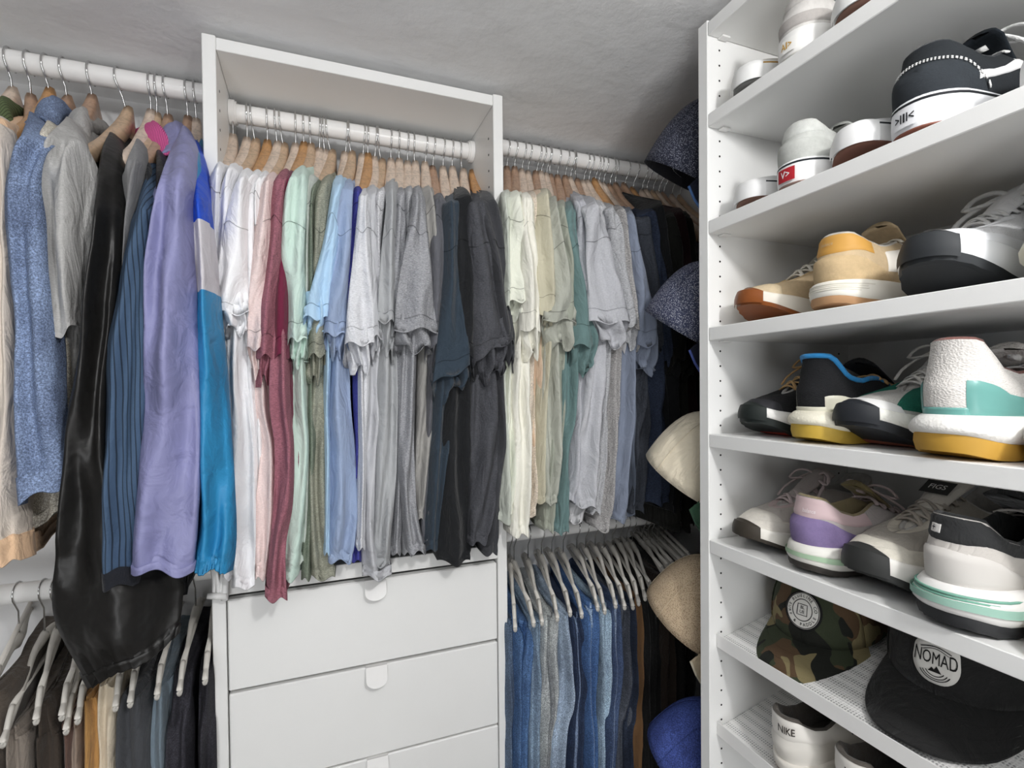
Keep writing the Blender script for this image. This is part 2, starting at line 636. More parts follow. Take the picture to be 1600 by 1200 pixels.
def panel_tube(stations, yfun, depth, xback, rows=34, nf=14, ns=9, folds=1.6, famp=.008, seed=0, th=.009,
               edge=.010, zdrop=None, hem=.004, hemwave=.006, hemlow=.0, ripple=.004, seam=None, gather=0, thin_top=True,
               tip=0.0, backfold=.006, topshape=None):
    """a hanging tube of cloth: the near edge follows the stations, the sides run back towards the rod"""
    rnd = random.Random(seed)
    ph = [rnd.uniform(0, 6.28) for _ in range(8)]
    S = catmull([st4(s) for s in stations], rows)
    R = []
    for i, s in enumerate(S):
        t = i / (rows - 1)
        Y0 = yfun(t)
        L, Rr = at(s[0], s[1], Y0), at(s[2], s[3], Y0)
        if Rr.x - L.x < .004:
            Rr.x = L.x + .004
        wd = Rr.x - L.x
        grow = smoothstep(t * 3.0)
        tk = th * (min(1, .25 + t * 6) if thin_top else 1)
        zb = topshape(t) if topshape else None
        dp = depth(t) if callable(depth) else depth
        xb = xback(t) if callable(xback) else xback
        A = famp * grow * min(1.0, wd / .035)
        ring = []
        low = hem * smoothstep((t - .75) / .25)

        def hemz(a):
            return -hemwave * smoothstep((t - .8) / .2) * math.sin(2 * math.pi * (1.3 * a) + ph[5])
        for j in range(nf + 1):
            a = j / nf
            P = L.lerp(Rr, a)
            fold = A * (math.sin(2 * math.pi * (folds * a + .30 * math.sin(1.6 * t * 3 + ph[0])) + ph[1] + 2.6 * t)
                        + .3 * math.sin(2 * math.pi * (1.7 * folds * a) + ph[2] - 4 * t)) * (1 - .45 * smoothstep((t - .9) / .1))
            rnd_edge = edge * (abs(2 * a - 1) ** 2.2)
            nzv = (noise.noise(Vector((P.x * 26, seed * 1.7, P.z * 13))) * .009 + noise.noise(Vector((P.x * 45 + P.z * 20, seed * 2.3, P.z * 30))) * .0022) * grow * (1 - .6 * smoothstep((t - .85) / .12))
            g = 0
            if gather and t > .9:
                g = gather * math.sin(a * math.pi * 16) * smoothstep((t - .9) / .05)
            P.y += fold + rnd_edge + nzv + g
            P.z += hemz(a)
            ring.append(P)

        def side(P0, sgn):
            out = []
            for j in range(1, ns + 1):
                bq = j / ns
                w_ = smoothstep(bq)
                x = P0.x + (xb + sgn * tk / 2 - P0.x) * w_
                x += ripple * grow * math.sin(bq * 9 + ph[3] + 3 * t) * (1 - bq * .4) + sgn * tip * math.sin(math.pi * bq)
                y = P0.y + (dp + backfold * math.sin(ph[4] + 5 * t)) * bq
                z = P0.z - hemlow * smoothstep((t - .7) / .3) * math.sin(math.pi * min(1, bq * 1.2)) - low * bq
                if zb:
                    z += zb(bq) if callable(zb) else 0
                out.append(Vector((x, y, z)))
            return out
        rs = side(ring[-1], 1)
        ls = side(ring[0], -1)
        R.append(ring + rs + ls[::-1])
    if seam:
        for q in seam:
            k = int(q * (rows - 1))
            c = sum(R[k], Vector()) / len(R[k])
            R[k] = [c + (p - c) * (1 - .02) if (p - c).length > 0 else p for p in R[k]]
            for n_, p in enumerate(R[k]):
                p.y += .0012 if n_ <= nf else 0
    # turned hem
    last = R[-1]
    c = sum(last, Vector()) / len(last)
    inn = []
    for p in last:
        d = (c - p); d.z = 0
        if d.length > 0:
            d.normalize()
        q = p + d * .0022
        q.z += .016
        inn.append(q)
    mid = [p + Vector((0, 0, -.0012)) + ((c - p) * Vector((1, 1, 0)).x * 0) for p in last]
    R.append(mid)
    R.append(inn)
    return R


def collar_mesh(xc, zc, ry=.072, rx=.011, r=.0045, tilt=.022, bulge=.0):
    mb = MB()
    pts = []
    for k in range(26):
        a = 2 * math.pi * k / 26
        pts.append(Vector((xc + rx * math.sin(a), YR - ry * math.cos(a), zc - tilt * math.cos(a) - .5 * tilt * math.cos(2 * a))))
    mb.tube(pts, r, 6, closed=True, flat=1.7)
    return mb


WOODS = {'pale': mat('pale_wood', '#dfcbb9', 0.45, kind='wood'), 'tan': mat('tan_wood', '#cbae90', 0.42, kind='wood'),
         'honey': mat('honey_wood', '#c4935f', 0.38, kind='wood'), 'cedar': mat('cedar_wood', '#b5937a', 0.38, kind='wood')}


def wood_arm_mesh(wd):
    rows = []
    N = 30
    for i in range(N + 1):
        l = -.172 + .344 * i / N
        q = abs(l) / .172
        z = .004 - .145 * (q ** .85)
        x = -.012 * q * q
        h = .020 - .007 * q + .006 * math.exp(-(q / .12) ** 2)
        w = .0086 + .003 * math.sin(math.pi * min(1, q * 1.6))
        if q > .97:
            h *= .75; w *= .8
        ring = []
        for k in range(12):
            a = 2 * math.pi * k / 12
            cx_, sz_ = math.cos(a), math.sin(a)
            ring.append(Vector((x + w * math.copysign(abs(cx_) ** .6, cx_), l, z - .016 + h * math.copysign(abs(sz_) ** .6, sz_))))
        rows.append(ring)
    m_ = MB().grid(rows, wrap=True, cap0=True, cap1=True)
    return mesh_data('arm', m_.V, m_.F, WOODS[wd])


WOODMESH = {k: wood_arm_mesh(k) for k in WOODS}


def hook_pts(hx, zr, base, r=.0192):
    """wire over the rod, then down to the hanger neck"""
    P = []
    for k in range(15):
        a = math.radians(-35 + 215 * k / 14)
        P.append(Vector((hx, YR + r * math.cos(a), zr + r * math.sin(a))))
    P.append(Vector((hx, YR - r * .93, zr - .008)))
    P.append(Vector((hx + (base.x - hx) * .25, YR - r * .45, zr - .020)))
    P.append(Vector((hx + (base.x - hx) * .45, YR - .001, zr - .030)))
    P.append(Vector((base.x, base.y, base.z - .004)))
    return P


def wooden_hanger(hu, bu, bv, tone, zr, label, group, rz=0.0):
    """hu: sight line to the hook over the rod; (bu, bv): to the top of the wood"""
    hx = at(hu, 200, YR).x
    base = at(bu, bv, YR)
    base.z = min(max(base.z, zr - .085), zr - .040)
    t = thing('wooden_hanger', label, 'hanger', base, group=group)
    mb = MB(); mb.tube(hook_pts(hx, zr, base), .0016, 6)
    mb.build('hook', CHROME, t, True, origin=base)
    lean = math.atan2(base.x - hx, .075) * .5
    link('arm', WOODMESH[tone], t, rot=(0, lean, rz))
    return base


FAB = {}


def fab(name, color, kind='cloth', **k):
    rough = {'cloth': .9, 'heather': .92, 'denim': .88, 'leather': .42, 'nylon': .5, 'stripe': .85}[kind]
    return mat(name, color, rough, kind=kind, **k)


def tshirt(desc, color, kind, top, sleeve, body, yo=0.0, seed=1, hangx=None, yb=0.0, folds=.95, famp=.008, collar=True, **k):
    """top: sight line to the shoulder crown; sleeve: stations of the near sleeve; body: stations of the body's near edge"""
    m_ = fab('fabric', color, kind, **k)
    hx = hangx
    loc = Vector((hx, YR, at(top[0], top[1], .985).z))
    t = thing('t_shirt', desc, 't-shirt', loc, group=None)
    ys = YR - .222 + yo

    def yfs(tt):
        return interp(tt, [0, .06, .15, .28, 1], [YR - .085, YR - .125, YR - .165, ys + .008, ys])
    u, v = top
    # sleeve, crown first
    s0 = st4(sleeve[0])
    sts = [(u - 5, v, u + 6, v), ((s0[0] * .35 + (u - 8) * .65), v + 7, (s0[2] * .35 + (u + 9) * .65), v + 6)] + [st4(s) for s in sleeve]
    zt = at(u, v, YR - .085).z

    def shz(tt):
        return (lambda bq: .030 * (1 - smoothstep(tt * 6)) * bq) if tt < .2 else None
    R = panel_tube(sts, yfs, lambda tt: interp(tt, [0, .15, 1], [.05, .09, .105]), lambda tt: hx + (at(*[(st4(sleeve[-1])[0] + st4(sleeve[-1])[2]) / 2, st4(sleeve[-1])[1]], ys).x - hx) * .55 * tt,
                   rows=34, folds=folds, famp=famp, seed=seed, th=.016, hemlow=.035, hemwave=.004, ripple=.005, seam=[.30, .93], edge=.012, topshape=shz, tip=.004)
    mb = MB(); mb.grid(R, wrap=True, cap0=True)
    mb.build('sleeve', m_, t, True, origin=loc)
    # stitched seams: shoulder seam and sleeve hem
    dk = lin(color)
    sm = mat('thread', '#%02x%02x%02x' % tuple(int(int(color[i:i + 2], 16) * .74) for i in (1, 3, 5)), .9)
    for kk, nm in ((int(.53 * 33), 'shoulder_seam'), (int(.93 * 33), 'hem_stitching')):
        mb = MB(); mb.tube([R[kk][q] + Vector((0, -.0006, (.006 * math.sin(q * .35 + seed) if kk < 25 else 0))) for q in range(-3, 18)], .00055, 4)
        mb.build(nm, sm, t, True, origin=loc)
    # the back of the sleeve, crumpled and hanging lower than its front hem
    e = st4(sleeve[-1])
    wpx = e[2] - e[0]
    rq = random.Random(seed * 7)
    dr = rq.uniform(26, 50)
    a_, b_ = e[0] + wpx * rq.uniform(.05, .3), e[2] - wpx * rq.uniform(.02, .2)
    R2 = panel_tube([(e[0] + wpx * .12, e[1] - 42, e[2] - wpx * .12, e[3] - 42), (e[0] + wpx * .1, e[1] - 8, e[2] - wpx * .08, e[3] - 8), (a_, e[1] + dr * .55, b_, e[3] + dr * .55),
                     (a_ + wpx * .08, e[1] + dr * rq.uniform(.8, 1.1), b_ - wpx * .06, e[3] + dr * rq.uniform(.8, 1.2))],
                    lambda tt: ys + .012 + .010 * tt, .07, (R[-1][4].x + R[-1][10].x) / 2, rows=18, folds=rq.uniform(1.6, 2.4), famp=.013, seed=seed + 991, th=.02, hemwave=.010, hem=0, ripple=.008, edge=.010, thin_top=False)
    mb = MB(); mb.grid(R2, wrap=True)
    mb.build('sleeve_cuff', m_, t, True, origin=loc)
    # body
    yb_ = YR - .190 + yo * .9 + yb

    def yfb(tt):
        return interp(tt, [0, .1, .3, 1], [YR - .10, YR - .165, yb_ + .004, yb_])
    b0 = st4(body[0])
    c0 = (b0[0] + b0[2]) / 2
    bst = [(u - 3, v + 6, u + 3, v + 6), (u * .6 + c0 * .4 - 8, v + 45, u * .6 + c0 * .4 + 8, v + 45)] + [st4(s) for s in body]

    def bz(tt):
        def f(bq):
            q = abs(2 * bq - 1)
            up = .052 * (1 - q ** 1.3) * (1 - smoothstep(tt * 4))
            return up
        return f
    R = panel_tube(bst, yfb, lambda tt: interp(tt, [0, .1, .3, 1], [.20, .33, .37, .38]), lambda tt: hx + (at(c0, 500, yb_).x - hx) * .5 * smoothstep(tt),
                   rows=46, folds=1.25, famp=famp * 1.3, seed=seed + 77, th=.013, hemwave=.004, hem=.0, ripple=.004, seam=[.965], edge=.012, topshape=bz)
    mb = MB(); mb.grid(R, wrap=True)
    mb.build('body', m_, t, True, origin=loc)
    if collar:
        collar_mesh(hx, zt + .006).build('collar', m_, t, True, origin=loc)
    return t


random.seed(5)


def arm_turn(hg, sl):
    s_ = st4(sl[0])
    dx = at((s_[0] + s_[2]) / 2, s_[1], YR - .2).x - at(hg[1], hg[2], YR).x
    return max(-.5, min(.5, math.atan2(dx, .2)))


def hlabel(tone, desc):
    tone = {'pale': 'pale', 'tan': 'tan', 'honey': 'honey brown', 'cedar': 'reddish tan'}[tone]
    return ' '.join((tone + ' wooden hanger of the ' + desc.replace(',', '')).split()[:16])


# ------------------------------------------------------------------ clothes in the tower
# desc, colour, kind, (hook u, wood u, wood v, wood tone), crown, sleeve stations (v,uL,uR), body stations, depth offset
TW = [
 ('white t-shirt hanging hard against the left panel of the tower', '#f4f4f6', 'cloth', (365, 364, 219, 'pale'), (343, 252), [(290, 325, 343), (380, 322, 338), (463, 321, 336)], [(560, 340, 352), (750, 344, 362), (905, 345, 364)], .012),
 ('white t-shirt, second from the left panel of the tower', '#f2f2f5', 'cloth', (387, 386, 224, 'pale'), (366, 254), [(295, 342, 362), (380, 332, 360), (470, 326, 352)], [(560, 348, 362), (750, 352, 372), (900, 356, 372)], .004),
 ('white t-shirt whose wide left sleeve hangs in front of its white neighbours', '#f6f6f8', 'cloth', (393, 400, 226, 'tan'), (386, 262), [(300, 358, 382), (390, 342, 384), (450, 336, 386), (488, 332, 388)], [(560, 352, 384), (700, 360, 396), (820, 360, 399), (919, 359, 397)], -.016),
 ('white t-shirt fourth from the left panel, mostly behind the wide-sleeved one', '#f1f1f3', 'cloth', (418, 418, 228, 'honey'), (402, 264), [(300, 378, 396), (390, 380, 398), (500, 380, 400)], [(560, 384, 402), (700, 392, 406), (886, 395, 407)], .006),
 ('white t-shirt next to the pale pink one, narrow strip showing', '#efeff0', 'cloth', (430, 434, 230, 'pale'), (414, 266), [(300, 396, 408), (390, 396, 406), (480, 392, 404)], [(560, 392, 408), (700, 400, 412), (880, 400, 412)], .012),
 ('pale pink heather t-shirt', '#ead6d2', 'heather', (437, 444, 233, 'tan'), (426, 268), [(305, 406, 430), (380, 396, 428), (470, 388, 420), (544, 384, 415)], [(600, 392, 420), (700, 405, 432), (800, 398, 430), (905, 398, 416)], -.006, {'hi': 1.1, 'lo': .86}),
 ('maroon heather t-shirt with its hem twisted over the top drawer', '#9c6470', 'heather', (462, 462, 233, 'pale'), (446, 263), [(300, 425, 444), (380, 418, 440), (470, 406, 434), (556, 398, 427)], [(600, 420, 452), (700, 428, 459), (790, 426, 457), (860, 420, 446), (938, 413, 449)], -.010, {'yb': -.03}),
 ('burgundy t-shirt between the maroon and the mint one', '#6f1f3c', 'cloth', (474, 475, 231, 'honey'), (455, 266), [(300, 440, 452), (390, 434, 452), (480, 428, 452), (556, 424, 452)], [(620, 440, 464), (720, 448, 468), (840, 446, 462)], -.004),
 ('mint green t-shirt with a broad left sleeve', '#cde3d8', 'cloth', (484, 486, 233, 'tan'), (472, 258), [(300, 447, 480), (390, 441, 476), (460, 448, 478), (530, 452, 480)], [(600, 454, 478), (700, 452, 482), (800, 440, 474), (905, 430, 466)], -.012),
 ('pale grey-green t-shirt just right of the mint one', '#c9d1ca', 'cloth', (500, 499, 240, 'pale'), (488, 272), [(310, 476, 488), (400, 474, 484), (500, 474, 484)], [(600, 466, 484), (720, 468, 486), (880, 462, 478)], .010),
 ('dark sage heather t-shirt, a thin strip left of the grey-green one', '#7d8677', 'heather', (504, 508, 243, 'pale'), (497, 280), [(320, 482, 494), (400, 480, 492), (520, 480, 493)], [(600, 476, 494), (720, 474, 494), (905, 470, 486)], .006),
 ('grey-green heather t-shirt with a crumpled sleeve hem under the light blue one', '#98998a', 'heather', (509, 519, 243, 'tan'), (515, 272), [(310, 492, 516), (400, 490, 510), (500, 482, 508), (555, 482, 508)], [(620, 488, 514), (720, 484, 512), (820, 484, 514), (905, 486, 524)], .0),
 ('light sky blue t-shirt with its sleeve swung left', '#b6d6f0', 'cloth', (542, 539, 246, 'pale'), (531, 273), [(305, 516, 534), (370, 506, 524), (440, 488, 516), (496, 473, 512)], [(600, 506, 516), (720, 508, 516), (866, 506, 516)], -.016),
 ('dusty blue t-shirt right of the light sky blue one', '#9aabc9', 'cloth', (544, 550, 245, 'tan'), (545, 279), [(310, 524, 552), (400, 516, 548), (470, 510, 544), (522, 507, 542)], [(600, 514, 548), (700, 512, 556), (800, 512, 560), (878, 513, 550)], -.012),
 ('royal blue heather t-shirt, narrow strip between dusty blue and pale grey', '#434696', 'heather', (569, 566, 249, 'pale'), (559, 290), [(320, 546, 566), (400, 544, 562), (470, 540, 556)], [(600, 552, 566), (720, 556, 566), (877, 548, 566)], .006),
 ('pale grey heather t-shirt with a flared left sleeve, beside the royal blue one', '#dcdde1', 'heather', (574, 575, 248, 'honey'), (570, 293), [(320, 560, 574), (390, 553, 576), (470, 544, 582), (537, 539, 586)], [(600, 560, 576), (720, 562, 574), (858, 558, 572)], -.018, {'hi': 1.12, 'lo': .8}),
 ('light grey t-shirt whose long hem hangs over the top drawer tab', '#c3c4c8', 'cloth', (587, 585, 253, 'pale'), (582, 288), [(320, 570, 588), (400, 572, 592), (480, 576, 597), (526, 577, 599)], [(620, 566, 596), (720, 566, 592), (830, 566, 594), (904, 567, 614)], -.006),
 ('off-white grey heather t-shirt right of the light grey one', '#cfcfd2', 'heather', (589, 597, 257, 'tan'), (598, 292), [(320, 586, 602), (400, 588, 598), (500, 590, 602)], [(600, 590, 606), (720, 590, 606), (870, 588, 606)], .006),
 ('smooth grey t-shirt with a square sleeve hem, right of centre of the tower', '#aeb0b2', 'cloth', (610, 611, 256, 'pale'), (612, 281), [(320, 604, 620), (400, 596, 618), (460, 592, 617), (502, 590, 619)], [(600, 588, 622), (720, 588, 620), (820, 586, 614), (884, 584, 612)], -.012),
 ('mid grey heather t-shirt behind the wide-sleeved grey one', '#a3a4a8', 'heather', (622, 624, 256, 'pale'), (626, 292), [(320, 618, 636), (400, 616, 634), (500, 606, 624)], [(600, 616, 634), (720, 618, 634), (866, 612, 628)], .004),
 ('ash grey heather t-shirt, thin strip under the highest grey shoulder', '#acadb0', 'heather', (636, 637, 260, 'pale'), (640, 290), [(325, 634, 648), (400, 634, 646), (500, 620, 640)], [(600, 626, 642), (720, 620, 640), (866, 632, 646)], .010),
 ('textured grey heather t-shirt with a very wide open left sleeve', '#9c9da1', 'heather', (645, 649, 260, 'pale'), (652, 290), [(320, 645, 664), (390, 632, 670), (460, 622, 680), (515, 618, 688)], [(620, 628, 652), (720, 624, 650), (800, 632, 654), (864, 640, 668)], -.024),
 ('plain stone grey t-shirt with a short square hem', '#a19f9b', 'cloth', (665, 664, 261, 'pale'), (668, 290), [(325, 664, 682), (400, 668, 686), (470, 672, 688)], [(600, 654, 680), (700, 650, 676), (812, 648, 667)], .004),
 ('dark grey t-shirt left of the black ones, seam showing at the shoulder', '#5f6066', 'cloth', (677, 676, 268, 'cedar'), (686, 301), [(335, 680, 702), (420, 676, 700), (540, 672, 694)], [(620, 668, 684), (740, 664, 680), (856, 658, 672)], -.002),
 ('dark petrol blue t-shirt with a slanting sleeve hem', '#2f3c48', 'cloth', (692, 692, 268, 'pale'), (708, 302), [(335, 698, 720), (430, 696, 722), (520, 686, 730), (678, 598, 737, 572)], [(640, 676, 708), (740, 672, 696), (860, 663, 686)], -.012),
 ('black t-shirt, nearest black one to the petrol blue', '#17191c', 'cloth', (705, 707, 268, 'pale'), (722, 292), [(325, 716, 742), (420, 720, 744), (500, 720, 746), (556, 720, 750)], [(640, 694, 738), (740, 690, 736), (820, 684, 742), (880, 686, 738)], -.006),
 ('washed charcoal t-shirt with topstitched sleeve hem', '#4b4c51', 'heather', (717, 724, 272, 'pale'), (744, 302), [(335, 736, 762), (420, 738, 776), (500, 742, 794), (747, 560, 800, 532)], [(640, 740, 784), (740, 738, 784), (850, 736, 762)], -.020),
 ('faded black t-shirt hanging against the right panel of the tower', '#3b3c40', 'cloth', (742, 738, 274, 'honey'), (759, 298), [(335, 752, 782), (420, 772, 794), (500, 784, 803), (534, 788, 806)], [(640, 762, 790), (740, 760, 790), (866, 756, 780)], -.008),
]
for i, e in enumerate(TW):
    desc, col, kind, hg, top, sl, bd, yo = e[:8]
    kw = e[8] if len(e) > 8 else {}
    wooden_hanger(hg[0], hg[1], hg[2], hg[3], ZR_T, hlabel(hg[3], desc), 'wooden hangers on the tower rod', rz=arm_turn(hg, sl))
    tshirt(desc, col, kind, top, sl, bd, yo, seed=i * 3 + 1, hangx=at(hg[1], hg[2], YR).x, **kw)
# ------------------------------------------------------------------ clothes on the upper right rod
RT = [
 ('pale sage t-shirt hanging tight beside the right panel of the tower', '#c9cec3', 'cloth', (792, 792, 268, 'cedar'), (792, 296), [(340, 789, 802), (400, 789, 800), (480, 789, 800)], [(560, 782, 800), (700, 778, 808), (816, 776, 808)], .0),
 ('ivory t-shirt with its sleeve hem opening to the left', '#e9ebdd', 'cloth', (804, 804, 268, 'cedar'), (806, 297), [(340, 798, 820), (400, 800, 828), (470, 800, 828)], [(560, 796, 812), (700, 790, 812), (800, 790, 806)], -.004),
 ('cream t-shirt, second of the two off-white ones', '#f0eee2', 'cloth', (817, 815, 272, 'pale'), (822, 300), [(345, 818, 836), (420, 818, 846), (514, 818, 850)], [(590, 802, 830), (700, 806, 832), (838, 802, 829)], -.012),
 ('pale beige heather t-shirt right of the cream one', '#dccfbf', 'heather', (826, 825, 275, 'pale'), (832, 298), [(345, 832, 842), (420, 836, 848), (478, 840, 854)], [(560, 820, 848), (700, 826, 846), (806, 824, 843)], .006),
 ('faded peach t-shirt, only a strip of body showing', '#d8bfa6', 'cloth', (841, 837, 275, 'cedar'), (840, 296), [(345, 838, 850), (420, 840, 852), (480, 842, 856)], [(560, 826, 852), (700, 834, 850), (775, 838, 852)], .010),
 ('khaki sand t-shirt with a broad flat shoulder', '#c4bfa9', 'cloth', (848, 845, 275, 'pale'), (852, 294), [(335, 844, 866), (400, 841, 868), (488, 848, 871)], [(560, 846, 868), (700, 842, 862), (785, 840, 858)], -.010),
 ('grey-green t-shirt with a rolled-up sleeve hem', '#b1b3a8', 'cloth', (856, 853, 278, 'pale'), (866, 306), [(350, 862, 880), (410, 864, 890), (462, 860, 902), (500, 852, 904)], [(560, 852, 876), (700, 850, 880), (788, 852, 873)], -.014),
 ('sage green t-shirt right of the rolled-sleeve one', '#a0a497', 'cloth', (857, 860, 280, 'cedar'), (878, 312), [(350, 874, 892), (410, 878, 900), (498, 882, 908)], [(580, 866, 884), (700, 862, 880), (830, 854, 868)], -.006),
 ('muted teal t-shirt with a straight sleeve hem', '#688382', 'cloth', (871, 871, 281, 'cedar'), (893, 312), [(350, 888, 906), (410, 892, 912), (460, 898, 922), (540, 898, 934)], [(600, 880, 904), (700, 878, 896), (834, 868, 892)], -.012),
 ('light grey heather t-shirt whose sleeve ends high and open, beside the teal one', '#b5b6bc', 'heather', (884, 883, 282, 'cedar'), (904, 303), [(340, 906, 924), (400, 906, 924), (452, 906, 940)], [(560, 900, 930), (700, 896, 926), (784, 888, 920)], -.004, {'hi': 1.15, 'lo': .85}),
 ('wide light grey heather t-shirt, the broadest sleeve on the right rod', '#bcbdc2', 'heather', (893, 891, 284, 'pale'), (920, 306), [(340, 916, 950), (400, 918, 962), (450, 922, 974), (503, 924, 988)], [(580, 918, 948), (700, 908, 940), (793, 908, 936)], -.024, {'hi': 1.12, 'lo': .88}),
 ('pale grey t-shirt whose hem corner hangs above the jeans hangers', '#c6c6c8', 'cloth', (895, 902, 287, 'cedar'), (934, 312), [(345, 944, 962), (400, 952, 972), (500, 966, 986)], [(600, 926, 950), (700, 922, 942), (818, 894, 914)], .008),
 ('grey melange t-shirt behind the broadest grey sleeve', '#b4b5b8', 'heather', (915, 911, 289, 'pale'), (950, 317), [(350, 956, 972), (420, 966, 984), (508, 978, 1000)], [(600, 938, 956), (700, 936, 950), (802, 926, 942)], -.010),
 ('speckled grey heather t-shirt with its sleeve rolled at the seam', '#a7a5a4', 'heather', (922, 919, 289, 'pale'), (964, 320), [(350, 970, 984), (420, 974, 990), (512, 986, 1004)], [(600, 952, 972), (700, 948, 968), (830, 937, 957)], -.006, {'hi': 1.6, 'lo': .5}),
 ('slate blue t-shirt right of the speckled grey one', '#818a9c', 'cloth', (932, 929, 286, 'honey'), (982, 323), [(350, 984, 1000), (420, 992, 1014), (480, 1000, 1024), (540, 1003, 1032)], [(620, 976, 996), (700, 970, 990), (815, 960, 986)], -.014),
 ('dark slate t-shirt partly behind the slate blue sleeve', '#5c6472', 'cloth', (937, 935, 289, 'pale'), (974, 322), [(350, 982, 990), (420, 986, 998), (530, 994, 1012)], [(600, 984, 1000), (700, 982, 998), (806, 980, 998)], .006),
 ('charcoal heather t-shirt right of the slate blue one', '#3b3f47', 'heather', (944, 943, 293, 'pale'), (1000, 332), [(360, 1004, 1020), (430, 1014, 1030), (520, 1022, 1040)], [(600, 996, 1018), (700, 994, 1014), (800, 988, 1012)], -.004),
 ('navy heather t-shirt with a long textured body', '#2b3447', 'heather', (955, 952, 295, 'cedar'), (1012, 322), [(350, 1018, 1034), (430, 1030, 1046), (520, 1036, 1052)], [(600, 1014, 1044), (700, 1014, 1046), (788, 1016, 1050)], -.008, {'hi': 1.9, 'lo': .6}),
 ('black t-shirt, first black one on the right rod', '#15171a', 'cloth', (960, 962, 293, 'cedar'), (1026, 312), [(350, 1030, 1046), (430, 1042, 1058), (540, 1048, 1066)], [(620, 1042, 1062), (700, 1046, 1066), (800, 1046, 1068)], .004),
 ('black t-shirt behind the navy mesh caps', '#14150f', 'cloth', (978, 975, 293, 'cedar'), (1046, 328), [(370, 1046, 1064), (440, 1058, 1076), (560, 1060, 1084)], [(640, 1058, 1080), (740, 1060, 1082), (830, 1058, 1084)], .0),
 ('dark maroon t-shirt near the right end of the rod', '#2a1013', 'cloth', (992, 988, 300, 'honey'), (1056, 324), [(370, 1062, 1078), (440, 1070, 1086), (560, 1076, 1094)], [(640, 1074, 1092), (740, 1074, 1092), (820, 1072, 1092)], .010),
 ('blackish green t-shirt at the far right end of the rod', '#1c201a', 'cloth', (1005, 1003, 304, 'pale'), (1070, 330), [(370, 1076, 1090), (440, 1084, 1098), (560, 1090, 1106)], [(640, 1088, 1104), (740, 1088, 1104), (800, 1086, 1104)], .016),
]
for i, e in enumerate(RT):
    desc, col, kind, hg, top, sl, bd, yo = e[:8]
    kw = e[8] if len(e) > 8 else {}
    wooden_hanger(hg[0], hg[1], hg[2], hg[3], ZR_R, hlabel(hg[3], desc), 'wooden hangers on the upper right rod', rz=arm_turn(hg, sl))
    tshirt(desc, col, kind, top, sl, bd, yo, seed=200 + i * 3, hangx=at(hg[1], hg[2], YR).x, **kw)
for i, (hu, bu, bv, tone, lb) in enumerate([(1012, 1010, 303, 'pale', 'pale bare wooden hanger just right of the black shirts'), (1022, 1020, 305, 'tan', 'tan bare wooden hanger among the last ones on the rod'),
                                        (1032, 1028, 306, 'pale', 'pale bare wooden hanger fourth from the right end of the rod'), (1040, 1036, 308, 'cedar', 'reddish tan bare wooden hanger third from the right end'),
                                        (1052, 1050, 311, 'pale', 'pale bare wooden hanger last but one before the navy cap'), (1064, 1062, 312, 'tan', 'tan bare wooden hanger last one beside the navy cap')]):
    wooden_hanger(hu, bu, bv, tone, ZR_R, lb, 'wooden hangers on the upper right rod', rz=random.uniform(-.1, .1))
